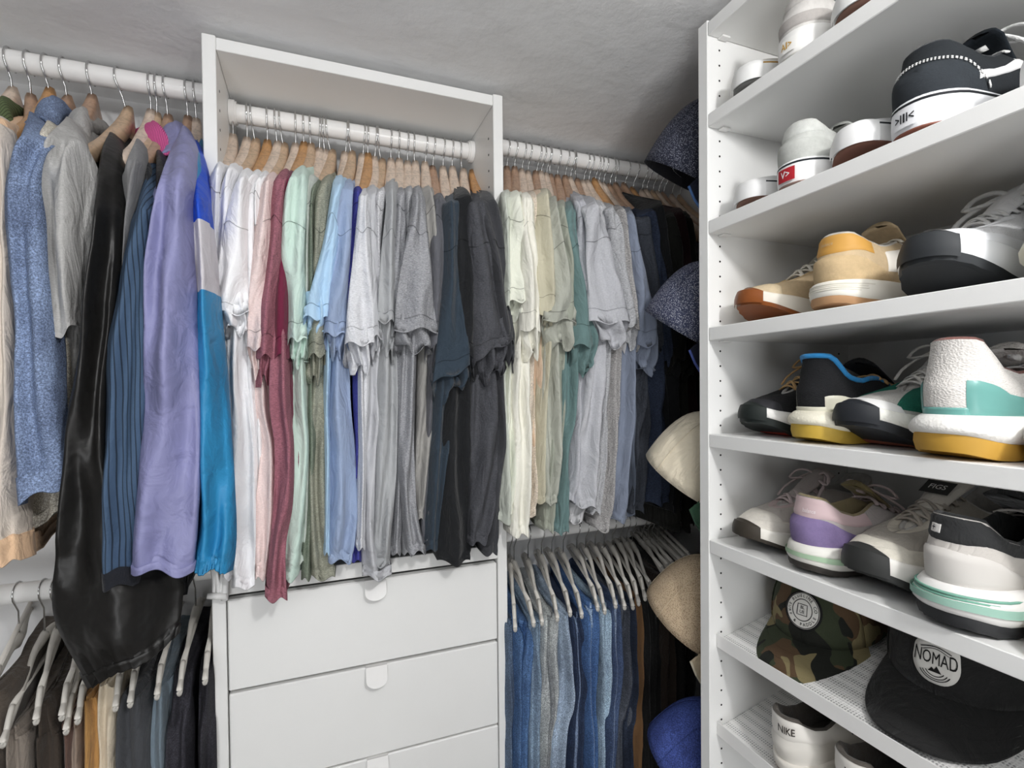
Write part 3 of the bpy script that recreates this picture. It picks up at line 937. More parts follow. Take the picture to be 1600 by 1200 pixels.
# ------------------------------------------------------------------ jackets on the upper left rod
def jacket(name, cat_, desc, mats, hx, top, sleeve, body=None, yo=0.0, seed=1, bands=None, collar=None, folds=1.2, famp=.009,
           cuff=None, gather=0, ys=.262, depth=.13, bodymat=None, rows=60, colmat=None, ye=None):
    loc = Vector((hx, YR, at(top[0], top[1], .98).z))
    t = thing(name, desc, cat_, loc)
    yn = YR - ys + yo
    ye = yn if ye is None else ye

    def yfs(tt):
        return interp(tt, [0, .04, .10, .2, .6, 1], [YR - .09, YR - .14, YR - .19, yn + .015, yn, ye])
    s0 = st4(sleeve[0])
    u, v = top
    sts = [(u - 6, v, u + 7, v)] + [st4(s) for s in sleeve]
    last = st4(sleeve[-1])
    xe = at((last[0] + last[2]) / 2, (last[1] + last[3]) / 2, ye + depth * .6).x
    R = panel_tube(sts, yfs, lambda tt: interp(tt, [0, .1, .3, 1], [.06, .12, depth, depth * .9]), lambda tt: hx + (xe - hx) * tt,
                   rows=rows, folds=folds, famp=famp, seed=seed, th=.03, hemlow=.0, hemwave=.004, ripple=.006, edge=.018, gather=gather, tip=.004, nf=20)
    mb = MB()
    nr = len(R)
    if cuff:
        kc = int(cuff * rows)
        mb.grid(R[:kc + 1], wrap=True, cap0=True)
        o = mb.build('sleeve', mats[0], t, True, origin=loc)
        mc = MB()
        C = [list(r) for r in R[kc:]]
        cc = [sum(r, Vector()) / len(r) for r in C]
        C2 = [[p + (p - c).normalized() * .0022 for p in r] for r, c in zip(C, cc)]
        mc.grid([C[0]] + C2, wrap=True)
        mc.build('cuff', mats[1] if len(mats) > 1 else mats[0], t, True, origin=loc)
    elif bands:
        ks = [0] + [int(q * rows) for q in bands] + [nr - 1]
        for n_, (k0, k1) in enumerate(zip(ks[:-1], ks[1:])):
            mm = MB(); mm.grid(R[k0:k1 + 1], wrap=True, cap0=(n_ == 0))
            mm.build(['sleeve_top', 'sleeve_middle', 'sleeve_bottom'][n_], mats[n_], t, True, origin=loc)
    else:
        mb.grid(R, wrap=True, cap0=True)
        mb.build('sleeve', mats[0], t, True, origin=loc)
    if body:
        yb_ = yn + .05
        bst = [(u - 3, v + 4, u + 3, v + 4), (u - 9, v + 50, u + 9, v + 50)] + [st4(s) for s in body]
        c0 = (st4(body[0])[0] + st4(body[0])[2]) / 2

        def bz(tt):
            return lambda bq: .052 * (1 - abs(2 * bq - 1) ** 1.3) * (1 - smoothstep(tt * 4))
        R = panel_tube(bst, lambda tt: interp(tt, [0, .1, .3, 1], [YR - .11, YR - .175, yb_ + .004, yb_]),
                       lambda tt: interp(tt, [0, .1, .3, 1], [.19, .29, .31, .31]), lambda tt: hx + (at(c0, 500, yb_).x - hx) * .45 * smoothstep(tt),
                       rows=56, folds=1.6, famp=famp, seed=seed + 7, th=.02, hemwave=.003, hem=0, edge=.012, topshape=bz, seam=[.96])
        mb = MB(); mb.grid(R, wrap=True)
        mb.build('body', bodymat or mats[0], t, True, origin=loc)
    if collar:
        # stand / fold-over collar: a curved strip around the neck; (u0,v0) its front-left tip, (u1,v1) its back-right top
        (u0, v0), (u1, v1), (u2, v2), hgt = collar
        A, B_, C_ = at(u0, v0, YR - .115), at(u1, v1, YR - .03), at(u2, v2, YR + .03)
        rows_ = []
        pts = catmull([tuple(A), tuple((A + B_) / 2 + Vector((0, -.006, .004))), tuple(B_), tuple(C_)], 18)
        for i, p in enumerate(pts):
            f = i / 17
            p = Vector(p)
            h = hgt * (0.55 + .45 * math.sin(math.pi * min(1, f * 1.1)))
            row = []
            for j in range(13):
                a = j / 12
                # out over the fold: outer leaf, roll, inner leaf
                ang = math.pi * a
                x = .011 * math.cos(ang) * (1.0 + .5 * (1 - math.sin(ang)))
                z = h * math.sin(ang) ** .55 - h
                if a < .5:
                    z -= 0
                else:
                    z -= .004
                row.append(p + Vector((x + .003 * math.sin(7 * f), .004 * math.sin(9 * f), z)))
            rows_.append(row)
        mb = MB(); mb.grid(rows_)
        c = mb.build('collar', colmat or mats[0], t, True, origin=loc)
        md = c.modifiers.new('thickness', 'SOLIDIFY'); md.thickness = .004; md.offset = 0
    return t


DEN = fab('blue_denim', '#7b8cad', 'denim')
SAND = fab('sand_denim', '#d9d1c3', 'denim', fade=.9)
PEACH = fab('peach_cotton', '#efc9a4', 'cloth')
CREAM = fab('cream_cotton', '#e4d8cb', 'cloth')
GREYW = fab('grey_wool', '#b6b5b3', 'heather', hi=1.15, lo=.85)
LEA = fab('black_leather', '#1c1b1a', 'leather')
GREYC = fab('grey_coated_cotton', '#7d7d7e', 'cloth')
PIN = fab('navy_pinstripe', '#435973', 'stripe', scale=62)
PIND = fab('dark_navy_lining', '#171a22', 'cloth')
PINK = fab('pink_corduroy', '#dd619f', 'stripe', scale=120)
BLK = fab('black_nylon', '#17161a', 'nylon')
LILAC = fab('lilac_nylon', '#8a8bb5', 'nylon')
BLUE = fab('royal_blue_nylon', '#1e4ec4', 'nylon')
GREYN = fab('light_grey_nylon', '#cfcbd0', 'nylon')
TEAL = fab('teal_blue_nylon', '#2e89bb', 'nylon')
GREENR = fab('olive_rib', '#61704a', 'stripe', scale=110)
BRN = fab('brown_lining', '#33261d', 'cloth')

# name, category, ...
jackets = []
def lh(hu, bu, bv, tone, desc, crown=None):
    rz = 0.0
    if crown:
        rz = max(-.6, min(.6, math.atan2(at(crown[0], crown[1], YR - .12).x - at(bu, bv, YR).x, .12)))
    b_ = wooden_hanger(hu, bu, bv, tone, ZR_L, hlabel(tone, desc), 'wooden hangers on the upper left rod', rz=rz)
    return b_.x


d = 'cream and peach jacket at the left edge with an olive ribbed collar'
hx = lh(18, 20, 147, 'pale', d)
jacket('jacket', 'jacket', d, [CREAM, PEACH], hx, (0, 180), [(230, -22, 10), (400, -20, 13), (600, -16, 16), (760, -14, 18), (880, -12, 22)],
       body=[(600, -30, 0), (780, -24, 22), (872, -10, 44)], bodymat=PEACH, yo=.01, seed=301, collar=((-12, 190), (8, 152), (22, 160), .035), colmat=GREENR, cuff=.90)
d = 'faded blue denim jacket with frayed cuff'
hx = lh(75, 78, 148, 'honey', d, (46, 174))
jacket('denim_jacket', 'jacket', d, [DEN, DEN], hx, (46, 174), [(205, 18, 78), (240, 10, 66), (300, 8, 60), (420, 12, 68), (550, 16, 78), (680, 18, 88), (19, 788, 97, 760)],
       yo=-.02, seed=311, collar=((58, 182), (88, 152), (106, 168), .036), cuff=.93, depth=.12)
d = 'sand coloured denim jacket, hem visible below the blue denim cuff'
hx = lh(48, 49, 158, 'cedar', d, (60, 186))
jacket('sand_jacket', 'jacket', d, [SAND, SAND], hx, (74, 186), [(230, 52, 84), (400, 58, 86), (600, 70, 98), (740, 84, 108)],
       body=[(500, 40, 90), (700, 30, 96), (30, 838, 98, 795)], yo=.02, seed=321, famp=.012)
d = 'light grey wool hooded jacket with turned-down collar'
hx = lh(144, 144, 158, 'cedar', d, (104, 182))
jacket('hooded_jacket', 'jacket', d, [GREYW], hx, (104, 182), [(215, 62, 120), (260, 54, 128), (330, 58, 124), (420, 66, 120), (78, 533, 116, 508)],
       body=[(300, 110, 132), (420, 112, 134), (640, 90, 108), (760, 92, 110)], yo=-.004, seed=331, collar=((108, 212), (132, 168), (152, 186), .048), folds=1.5, famp=.012)
d = 'long black leather jacket with gathered elastic hem'
hx = lh(186, 200, 177, 'tan', d, (172, 206))
jacket('leather_jacket', 'jacket', d, [LEA, LEA], hx, (172, 206), [(238, 148, 184), (330, 138, 178), (450, 124, 168), (600, 108, 158), (720, 98, 164), (830, 84, 196), (900, 74, 240), (66, 965, 274, 915), (88, 1030, 275, 962), (126, 1086, 271, 1004)],
       yo=-.034, seed=341, collar=((146, 236), (178, 206), (204, 212), .042), cuff=.955, gather=.0035, folds=1.1, famp=.014, rows=80, depth=.13, ye=YR - .296)
d = 'grey coated jacket, a strip between the leather and the pinstripe one'
hx = lh(237, 236, 181, 'pale', d, (214, 216))
jacket('coated_jacket', 'jacket', d, [GREYC], hx, (214, 216), [(260, 190, 216), (330, 188, 206), (400, 186, 200), (470, 184, 196)],
       body=[(400, 186, 200), (600, 170, 190), (800, 160, 190)], yo=.006, seed=351)
d = 'navy pinstripe jacket with flat cuff'
hx = lh(247, 245, 186, 'tan', d, (228, 236))
jacket('pinstripe_jacket', 'jacket', d, [PIN, PIND], hx, (228, 236), [(285, 212, 250), (360, 200, 248), (450, 182, 240), (560, 166, 228), (680, 160, 220), (780, 152, 212), (860, 146, 208), (918, 147, 206)],
       body=[(400, 196, 240), (650, 190, 226), (820, 170, 236), (150, 915, 296, 900)], bodymat=PIND, yo=-.052, seed=361, collar=((206, 286), (226, 232), (252, 236), .034), cuff=.93)
d = 'black jacket with a bright pink corduroy collar'
hx = lh(260, 263, 189, 'cedar', d, (246, 232))
jacket('pink_collar_jacket', 'jacket', d, [BLK], hx, (246, 232), [(285, 238, 262), (380, 236, 256), (600, 224, 250), (880, 214, 246)],
       body=[(500, 226, 250), (760, 220, 262), (935, 228, 290)], yo=.006, seed=371, collar=((262, 238), (240, 190), (222, 196), .034), colmat=PINK)
d = 'lilac nylon jacket with a wide sleeve'
hx = lh(293, 294, 191, 'cedar', d, (286, 200))
jacket('lilac_jacket', 'jacket', d, [LILAC, LILAC], hx, (286, 196), [(226, 262, 302), (290, 243, 290), (350, 232, 286), (420, 223, 289), (520, 218, 295), (640, 213, 303), (760, 207, 305), (840, 203, 302), (897, 201, 297)],
       yo=-.064, seed=381, collar=((268, 232), (276, 190), (294, 200), .030), cuff=.955, famp=.011)
d = 'windbreaker in royal blue, light grey and teal next to the tower'
hx = lh(306, 307, 195, 'pale', d, (303, 222))
jacket('windbreaker', 'jacket', d, [BLUE, GREYN, TEAL], hx, (303, 218), [(252, 284, 318), (310, 284, 322), (375, 287, 327), (440, 288, 330), (500, 290, 333), (600, 299, 342), (720, 303, 352), (820, 306, 358), (862, 304, 357), (895, 298, 352)],
       body=[(400, 292, 316), (650, 300, 326), (880, 300, 330)], bodymat=TEAL, yo=-.040, seed=391, bands=[.25, .43], gather=.003, famp=.011)

wooden_hanger(102, 106, 160, 'cedar', ZR_L, 'reddish tan wooden hanger half hidden behind the grey hood', 'wooden hangers on the upper left rod', rz=-.2)
# ------------------------------------------------------------------ trousers and jeans on the lower rods
SLIM = mat('off_white_plastic', '#dedad2', 0.42)


def slim_hanger(hu, hv, eu, ev, label, group, zr=ZR_LOW):
    B = at(hu, hv, YR)
    B.z = min(max(B.z, zr - .10), zr - .055)
    E_ = at(eu, ev, YR - .19)
    t = thing('trouser_hanger', label, 'hanger', B, group=group)
    mb = MB(); mb.tube(hook_pts(B.x, zr, B, .0182), .0013, 6)
    mb.build('hook', CHROME, t, True, origin=B)
    far = Vector((2 * B.x - E_.x, 2 * YR - E_.y, E_.z))

    def arm(E2, full):
        d = E2 - B
        P = [B + Vector((0, 0, -.006)), B + d * .12 + Vector((0, 0, -d.z * .12 - .008)), B + d * .30 + Vector((0, 0, -d.z * .12)),
             B + d * .5, B + d * .72 + Vector((0, 0, d.z * .06)), B + d * .9 + Vector((0, 0, d.z * .08)), E2 + Vector((0, 0, -.004)),
             E2 - d * .010 + Vector((0, 0, -.0125)), E2 - d * .055 + Vector((0, 0, -.0095)), E2 - d * .11 + Vector((0, 0, .002)), E2 - d * .20 + Vector((0, 0, .010))]
        return [Vector(p) for p in catmull([tuple(p) for p in P], 30)]
    a1 = arm(E_, True)
    a2 = arm(far, False)
    mb = MB()
    rr = [.0070 - .0033 * smoothstep(i / 9) for i in range(30)]
    mb.tube(a1, rr, 8, flat=1.25, up=(0, 0, 1)); mb.tube(a2, rr, 8, flat=1.25, up=(0, 0, 1))
    mb.build('shoulders', SLIM, t, True, origin=B)
    mb = MB(); mb.tube([a1[-1], a2[-1]], .0038, 8)
    mb.build('bar', SLIM, t, True, origin=B)
    return a1[-1], a2[-1]


def trousers(name, cat_, desc, colr, kind, bar, sts, seed, yo=0.0, famp=.010, th=.026, fade=.75, seam_=None):
    """bar = (near end, far end) of the hanger bar it is folded over; stations follow its near edge"""
    m_ = fab('trouser_fabric', colr, kind, **({'fade': fade} if kind == 'denim' else {}))
    a, c = bar
    mid = (a + c) / 2
    t = thing(name, desc, cat_, mid)
    yn = a.y - .006 + yo
    s0, sl_ = st4(sts[0]), st4(sts[-1])
    m0 = (s0[0] + s0[2]) / 2
    bot = (sl_[0], 1640, sl_[2], 1640)
    S = [(m0 - 3, s0[1] - 20, m0 + 3, s0[3] - 20), (m0 * .5 + s0[0] * .5, s0[1] - 9, m0 * .5 + s0[2] * .5, s0[3] - 9)] + [st4(s) for s in sts] + [bot]
    R = panel_tube(S, lambda tt: interp(tt, [0, .1, 1], [yn + .012, yn, yn - .01]), lambda tt: interp(tt, [0, .2, 1], [c.y - yn - .03, c.y - yn, c.y - yn]),
                   lambda tt: mid.x, rows=60, nf=16, folds=1.4, famp=famp, seed=seed, th=th, hemwave=0, hem=0, ripple=.004, edge=.014, zdrop=None)
    mb = MB(); mb.grid(R, wrap=True, cap0=True)
    mb.build('legs', m_, t, True, origin=mid)
    if seam_:
        # felled side seam down the near edge
        rows_ = []
        for i in range(4, len(R) - 3):
            k = 5
            p, q = R[i][k], R[i][k + 2]
            n_ = Vector((0, -.0022, 0))
            rows_.append([p, p + n_, q + n_, q])
        mb = MB(); mb.grid(rows_)
        mb.build('side_seam', fab('seam_fabric', seam_, 'denim'), t, True, origin=mid)
        # back pocket flap edge seen from the side
        zb = R[16][9]
        mb = MB()
        pts = [R[i][int(2 + (i - 14) * .55)] + Vector((0, -.003, 0)) for i in range(14, 24)]
        mb.tube(pts, .0016, 6, flat=2.0)
        mb.build('pocket_edge', fab('seam_fabric', seam_, 'denim'), t, True, origin=mid)
    return t


HR = [(803, 876, 834, 968), (825, 873, 847, 966), (846, 867, 871, 960), (862, 864, 891, 952), (880, 864, 909, 955), (901, 858, 934, 944), (915, 856, 945, 949),
      (930, 852, 962, 940), (944, 856, 976, 942), (957, 853, 989, 942), (969, 848, 998, 936), (979, 847, 1008, 928), (988, 847, 1024, 938), (1004, 845, 1044, 908),
      (1012, 843, 1053, 903), (1019, 842, 1060, 898), (1029, 845, 1073, 892), (1037, 843, 1079, 886), (1043, 842, 1085, 880)]
PR = [('jeans', 'mid blue jeans, first pair on a white hanger right of the drawers', '#5373a0', 'denim', [(985, 806, 836), (1050, 806, 833), (1110, 806, 832), (1200, 806, 827)], '#2f4f7e'),
      ('jeans', 'faded grey-blue jeans showing as a thin strip after the first mid blue pair', '#8ba1b8', 'denim', [(982, 833, 849), (1060, 836, 850), (1110, 833, 850), (1200, 832, 846)], None),
      ('jeans', 'very pale grey jeans with a visible side seam', '#bdc1c2', 'denim', [(972, 851, 874), (1060, 852, 880), (1110, 850, 881), (1200, 846, 870)], '#8d9194'),
      ('jeans', 'pale blue jeans right of the pale grey pair', '#a6b7cd', 'denim', [(968, 876, 892), (1050, 884, 902), (1100, 880, 905), (1200, 868, 888)], None),
      ('jeans', 'dark indigo jeans with a stitched pocket edge', '#2b3853', 'denim', [(972, 893, 911), (1030, 896, 920), (1110, 892, 918), (1200, 888, 914)], '#7d8fae'),
      ('jeans', 'strong blue jeans in the middle of the row', '#4c6d9f', 'denim', [(958, 912, 936), (1030, 914, 938), (1100, 918, 934), (1200, 918, 938)], '#93a9c8'),
      ('jeans', 'light wash jeans with worn patches', '#a8bfd6', 'denim', [(962, 938, 956), (1040, 942, 958), (1130, 943, 957), (1200, 938, 954)], None),
      ('jeans', 'slate blue jeans with a rolled pocket corner', '#48597a', 'denim', [(952, 957, 972), (1030, 960, 976), (1110, 956, 970), (1200, 950, 966)], '#8fa0bb'),
      ('jeans', 'charcoal jeans bulging at the knee', '#4d525d', 'denim', [(955, 970, 985), (1040, 972, 992), (1090, 966, 994), (1200, 955, 982)], None),
      ('jeans', 'dark slate jeans left of the brown trousers', '#2b3447', 'denim', [(955, 983, 998), (1050, 990, 1001), (1120, 986, 998), (1200, 980, 992)], None),
      ('trousers', 'brown cotton trousers at the end of the jeans', '#82603f', 'cloth', [(948, 994, 1007), (1060, 996, 1008), (1120, 992, 1008), (1200, 984, 1006)], None),
      ('trousers', 'black trousers just right of the brown pair', '#121211', 'cloth', [(942, 1004, 1020), (1060, 1008, 1024), (1200, 1004, 1022)], None),
      ('trousers', 'black trousers, second pair right of the brown ones', '#0f0f0f', 'cloth', [(950, 1018, 1034), (1060, 1020, 1038), (1200, 1016, 1036)], None),
      ('trousers', 'brown-black trousers behind the tan mesh cap', '#2a2018', 'cloth', [(922, 1036, 1050), (1060, 1034, 1050), (1200, 1032, 1048)], None),
      ('trousers', 'dark taupe trousers deep in the corner', '#3a3028', 'cloth', [(918, 1044, 1058), (1060, 1046, 1060), (1200, 1044, 1058)], None),
      ('trousers', 'black trousers third from the right wall', '#131312', 'cloth', [(912, 1054, 1068), (1060, 1056, 1070), (1200, 1054, 1068)], None),
      ('trousers', 'black trousers second from the right wall', '#10100f', 'cloth', [(906, 1064, 1078), (1060, 1066, 1080), (1200, 1064, 1078)], None),
      ('trousers', 'black trousers hanging against the right wall', '#151514', 'cloth', [(900, 1074, 1086), (1060, 1074, 1090), (1200, 1074, 1088)], None)]
for i, (h, p) in enumerate(zip(HR, PR)):
    bar = slim_hanger(*h, ' '.join(('off-white slim hanger holding the ' + p[1].replace(',', '')).split()[:16]), 'slim hangers on the lower right rod')
    trousers(p[0], p[0], p[1], p[2], p[3], bar, p[4], 500 + i * 5, yo=(-.004 if i % 2 else .004), seam_=p[5])
slim_hanger(*HR[18], 'empty off-white slim hanger last on the lower right rod', 'slim hangers on the lower right rod')
# first pair, its hanger hidden behind the tower edge
bar = slim_hanger(797, 880, 805, 975, 'off-white slim hanger half hidden by the right tower panel', 'slim hangers on the lower right rod')
trousers('jeans', 'jeans', 'grey-blue washed jeans squeezed against the right panel of the tower', '#5d6f88', 'denim', bar, [(985, 792, 804), (1060, 793, 806), (1200, 794, 806)], 590, yo=.01)

HL = [(30, 990, -12, 1072), (70, 987, 4, 1152), (88, 984, 56, 1116), (132, 978, 96, 1110), (140, 976, 103, 1132), (156, 974, 121, 1116), (206, 966, 180, 1096), (232, 962, 203, 1090),
      (272, 955, 245, 1078), (306, 948, 280, 1072), (336, 944, 320, 1055)]
PLF = [('trousers', 'mottled grey-brown trousers at the left edge of the lower rod', '#5e554c', 'cloth', [(1090, -24, 6), (1150, -30, 4), (1200, -34, 2)], None),
       ('trousers', 'taupe grey trousers with a creased front, second from the left edge', '#8d8379', 'cloth', [(1150, 8, 38), (1200, 6, 42)], None),
       ('trousers', 'dark brown trousers folded over a slim hanger', '#40372f', 'cloth', [(1112, 56, 80), (1150, 54, 88), (1200, 48, 88)], None),
       ('trousers', 'brown-rose trousers left of the taupe pair', '#6a5148', 'cloth', [(1140, 92, 108), (1200, 92, 110)], None),
       ('trousers', 'light taupe trousers left of the golden pair', '#9a897b', 'cloth', [(1135, 108, 121), (1200, 108, 122)], None),
       ('trousers', 'golden tan chinos under the leather jacket', '#b88b52', 'cloth', [(1105, 124, 147), (1200, 126, 149)], None),
       ('trousers', 'cream chinos under the leather jacket hem', '#dccfb9', 'cloth', [(1085, 150, 184), (1200, 150, 182)], None),
       ('trousers', 'charcoal trousers right of the cream chinos', '#46484c', 'cloth', [(1095, 188, 226), (1200, 180, 234)], None),
       ('trousers', 'slate grey-blue trousers', '#75848f', 'cloth', [(1082, 238, 262), (1200, 234, 260)], None),
       ('jeans', 'black denim jeans with a horizontal crease', '#33323a', 'denim', [(1068, 265, 296), (1120, 262, 296), (1200, 258, 298)], None),
       ('jeans', 'black denim jeans against the left panel of the tower', '#2e2d34', 'denim', [(1055, 310, 332), (1120, 308, 333), (1200, 306, 336)], None)]
PLF[8] = ('trousers', 'slate grey-blue trousers left of the black denim', '#75848f', 'cloth', PLF[8][4], None)
for i, (h, p) in enumerate(zip(HL, PLF)):
    bar = slim_hanger(*h, ' '.join(('off-white slim hanger holding the ' + p[1].replace(',', '')).split()[:16]), 'slim hangers on the lower left rod')
    trousers(p[0], p[0], p[1], p[2], p[3], bar, p[4], 620 + i * 5, yo=(-.004 if i % 2 else .004), th=.03)

# white cord and toggle hanging in front of the tower's left edge
C0 = at(334, 915, D - .012)
t = thing('drawstring', 'white drawstring with a toggle hanging at the left edge of the tower', 'drawstring', at(345, 928, D - .012))
mb = MB()
for a_, b_, c_ in (((331, 888), (334, 905), (334, 928)), ((336, 886), (340, 910), (341, 928)), ((350, 880), (346, 905), (344, 926)), ((353, 880), (352, 910), (351, 938))):
    mb.tube([Vector(p) for p in catmull([tuple(at(*q, D - .014)) for q in (a_, b_, c_)], 8)], .0022 if a_[0] != 353 else .0042, 6, flat=1.3)
mb.build('cord', mat('white_cotton_cord', '#efefee', .8), t, True, origin=t.location)
mb = MB(); mb.tube([at(324, 931, D - .017), at(354, 932, D - .017)], .0052, 10)
mb.build('toggle', mat('white_plastic', '#f0f0ee', .4), t, True, origin=t.location)
# ------------------------------------------------------------------ lettering
_glyph = {}


def text_flat(s, res=3, bold=.012):
    """triangulated outline of a word, 1 unit high, centred; returns verts (x, y) and faces"""
    if s in _glyph:
        return _glyph[s]
    cu = bpy.data.curves.new('lettering', 'FONT')
    cu.body = s
    cu.size = 1.0
    cu.align_x = 'CENTER'
    cu.align_y = 'CENTER'
    cu.resolution_u = res
    cu.offset = bold
    ob = bpy.data.objects.new('lettering', cu)
    COL.objects.link(ob)
    dg = bpy.context.evaluated_depsgraph_get()
    dg.update()
    me = bpy.data.meshes.new_from_object(ob.evaluated_get(dg))
    V = [(v.co.x, v.co.y) for v in me.vertices]
    F = [tuple(p.vertices) for p in me.polygons]
    bpy.data.objects.remove(ob, do_unlink=True)
    bpy.data.curves.remove(cu)
    bpy.data.meshes.remove(me)
    _glyph[s] = (V, F)
    return V, F


def letters(mb, s, fn, size, m=0, sx=1.0):
    V, F = text_flat(s)
    mb.add([fn(x * size * sx, y * size) for x, y in V], F, m)
    return mb


# ------------------------------------------------------------------ sneakers
RUB = dict(rough=.55)
SHOE_N = 0


class Shoe:
    """a sneaker: heel at x = 0, toe at x = L, left foot for g = 1"""
    def __init__(s, L=.288, g=1, wid=1.0, style='run', **k):
        s.L, s.g, s.wid, s.style = L, g, wid, style
        z = {'vulc': dict(hs=.031, fs=.028, spring=.010, heelb=.001, col=.084, dip=.064, tongue=.096, toe=.030, flare=.0005),
             'run': dict(hs=.034, fs=.024, spring=.020, heelb=.006, col=.098, dip=.074, tongue=.112, toe=.034, flare=.004),
             'boost': dict(hs=.042, fs=.028, spring=.018, heelb=.007, col=.112, dip=.078, tongue=.108, toe=.034, flare=.009),
             'chunk': dict(hs=.040, fs=.030, spring=.022, heelb=.006, col=.104, dip=.080, tongue=.124, toe=.038, flare=.008),
             'court': dict(hs=.026, fs=.022, spring=.010, heelb=.002, col=.086, dip=.062, tongue=.094, toe=.031, flare=.001)}[style]
        z.update(k)
        s.z = z

    def zb(s, q):
        z = s.z
        return z['spring'] * smoothstep((q - .66) / .36) ** 1.4 + z['heelb'] * (1 - smoothstep(q / .14)) ** 1.5

    def zt(s, q):
        z = s.z
        return interp(q, [0, .25, .6, .9, 1], [z['hs'], z['hs'] - .002, z['fs'], z['fs'] + z['spring'] * .55, z['fs'] + z['spring'] * .95])

    def out(s, t, off=0.0):
        """outline of the sole at loop parameter t in [0,1): heel -> +y side -> toe -> -y side"""
        t = t % 1.0
        side = 1 if t <= .5 else -1
        u_ = t * 2 if t <= .5 else (1 - t) * 2
        q = (1 - math.cos(math.pi * u_)) / 2
        w = interp(q, [0, .1, .2, .35, .5, .66, .8, .9, 1], [.0315, .034, .0345, .033, .036, .0455, .0455, .041, .034]) * s.wid
        e = 1.0
        if q < .14:
            e = math.sqrt(max(0, 1 - (1 - q / .14) ** 2)) ** .85
        if q > .80:
            e = math.sqrt(max(0, 1 - ((q - .80) / .20) ** 2)) ** .85
        yc = interp(q, [0, .4, .7, 1], [0, -.001, .003, .009]) * s.g
        p = Vector((q * s.L, yc + side * w * e, 0))
        if off:
            a = s.out(t + .002)
            b = s.out(t - .002)
            d = (a[0] - b[0])
            n = Vector((-d.y, d.x, 0))
            if n.length > 0:
                n.normalize()
            p = p + n * off
        return p, q, side

    def opn(s, t):
        t = t % 1.0
        side = 1 if t <= .5 else -1
        u_ = t * 2 if t <= .5 else (1 - t) * 2
        q = (1 - math.cos(math.pi * u_)) / 2
        so = interp(q, [0, .3, .6, .85, 1], [.040, .27, .44, .56, .60])
        w = interp(so, [.04, .0415, .045, .052, .064, .085, .12, .2, .27, .34, .42, .55, .58, .595, .60], [0, .0055, .010, .0145, .019, .023, .0262, .0285, .0265, .019, .0125, .011, .009, .0055, 0]) * s.wid
        z = s.z
        zo = interp(so, [.04, .08, .15, .22, .28, .36, .45, .6], [z['col'], z['col'] - .002, z['dip'] + .006, z['dip'], z['dip'] + .004, z['tongue'] - .026, z['tongue'] - .036, z['toe'] + z['fs'] - .002])
        yc = interp(so, [0, .6], [0, .001]) * s.g
        return Vector((so * s.z.get('tf', 1.0) * s.L, yc + side * w, zo)), q

    def P(s, t, f, off=0.0):
        b, q, side = s.out(t, -.0035 if s.style != 'vulc' else -.002)
        b.z = s.zt(q) - .002
        o, _ = s.opn(t)
        toe = smoothstep((q - .70) / .28)
        heel = 1 - smoothstep(q / .12)
        fh = (1 - toe) * (f ** 1.7) + toe * (f ** 1.15)
        fv = (1 - toe) * (.55 * f + .45 * math.sin(f * math.pi / 2)) + toe * (1 - (1 - f) ** 2.6) * .80 + toe * .20 * f
        if heel > 0:
            fh = fh * (1 - heel) + heel * f ** 2.2
            fv = fv * (1 - heel) + heel * f
        p = Vector((b.x + (o.x - b.x) * fh, b.y + (o.y - b.y) * fh, b.z + (o.z - b.z) * fv))
        bul = math.sin(math.pi * min(1, f * 1.15)) * .003
        if heel > 0:
            p.x -= bul * heel * 1.2 - .004 * heel * math.sin(math.pi * f) * (f > .5)
        p.y += side * bul * (1 - heel) * (1 - toe) * .8
        if off:
            e = .004
            a1 = s.P(t + e, f); a0 = s.P(t - e, f)
            c1 = s.P(t, min(1, f + .03)); c0 = s.P(t, max(0, f - .03))
            n = (a1 - a0).cross(c1 - c0)
            if n.length > 1e-12:
                n.normalize()
                mid = Vector((s.L * .4, 0, .03))
                if n.dot(p - mid) < 0:
                    n = -n
                p = p + n * off
        return p

    def loop(s, n, fn):
        return [fn(i / n) for i in range(n)]


def cap_strip(mb, ring, m=0, flip=False):
    n = len(ring)
    V = ring
    F = []
    for k in range(0, n // 2):
        a, b = k, (k + 1) % n
        c, d = (n - k - 1) % n, (n - k) % n
        f = []
        for i in (a, b, c, d):
            if i not in f:
                f.append(i)
        if len(f) >= 3:
            F.append(tuple(f[::-1] if flip else f))
    mb.add(V, F, m)


NS = 64


def patch(sh, t0, t1, f0, f1, off=.0014, nt=22, nf=8):
    """raised panel on the upper; f0, f1 may be functions of the local fraction"""
    rows = []
    for i in range(nt + 1):
        a = i / nt
        lo = f0(a) if callable(f0) else f0
        hi = f1(a) if callable(f1) else f1
        row = []
        for j in range(nf + 1):
            c = j / nf
            edge = (i in (0, nt)) or (j in (0, nf))
            row.append(sh.P(t0 + (t1 - t0) * a, lo + (hi - lo) * c, .0002 if edge else off))
        rows.append(row)
    return rows


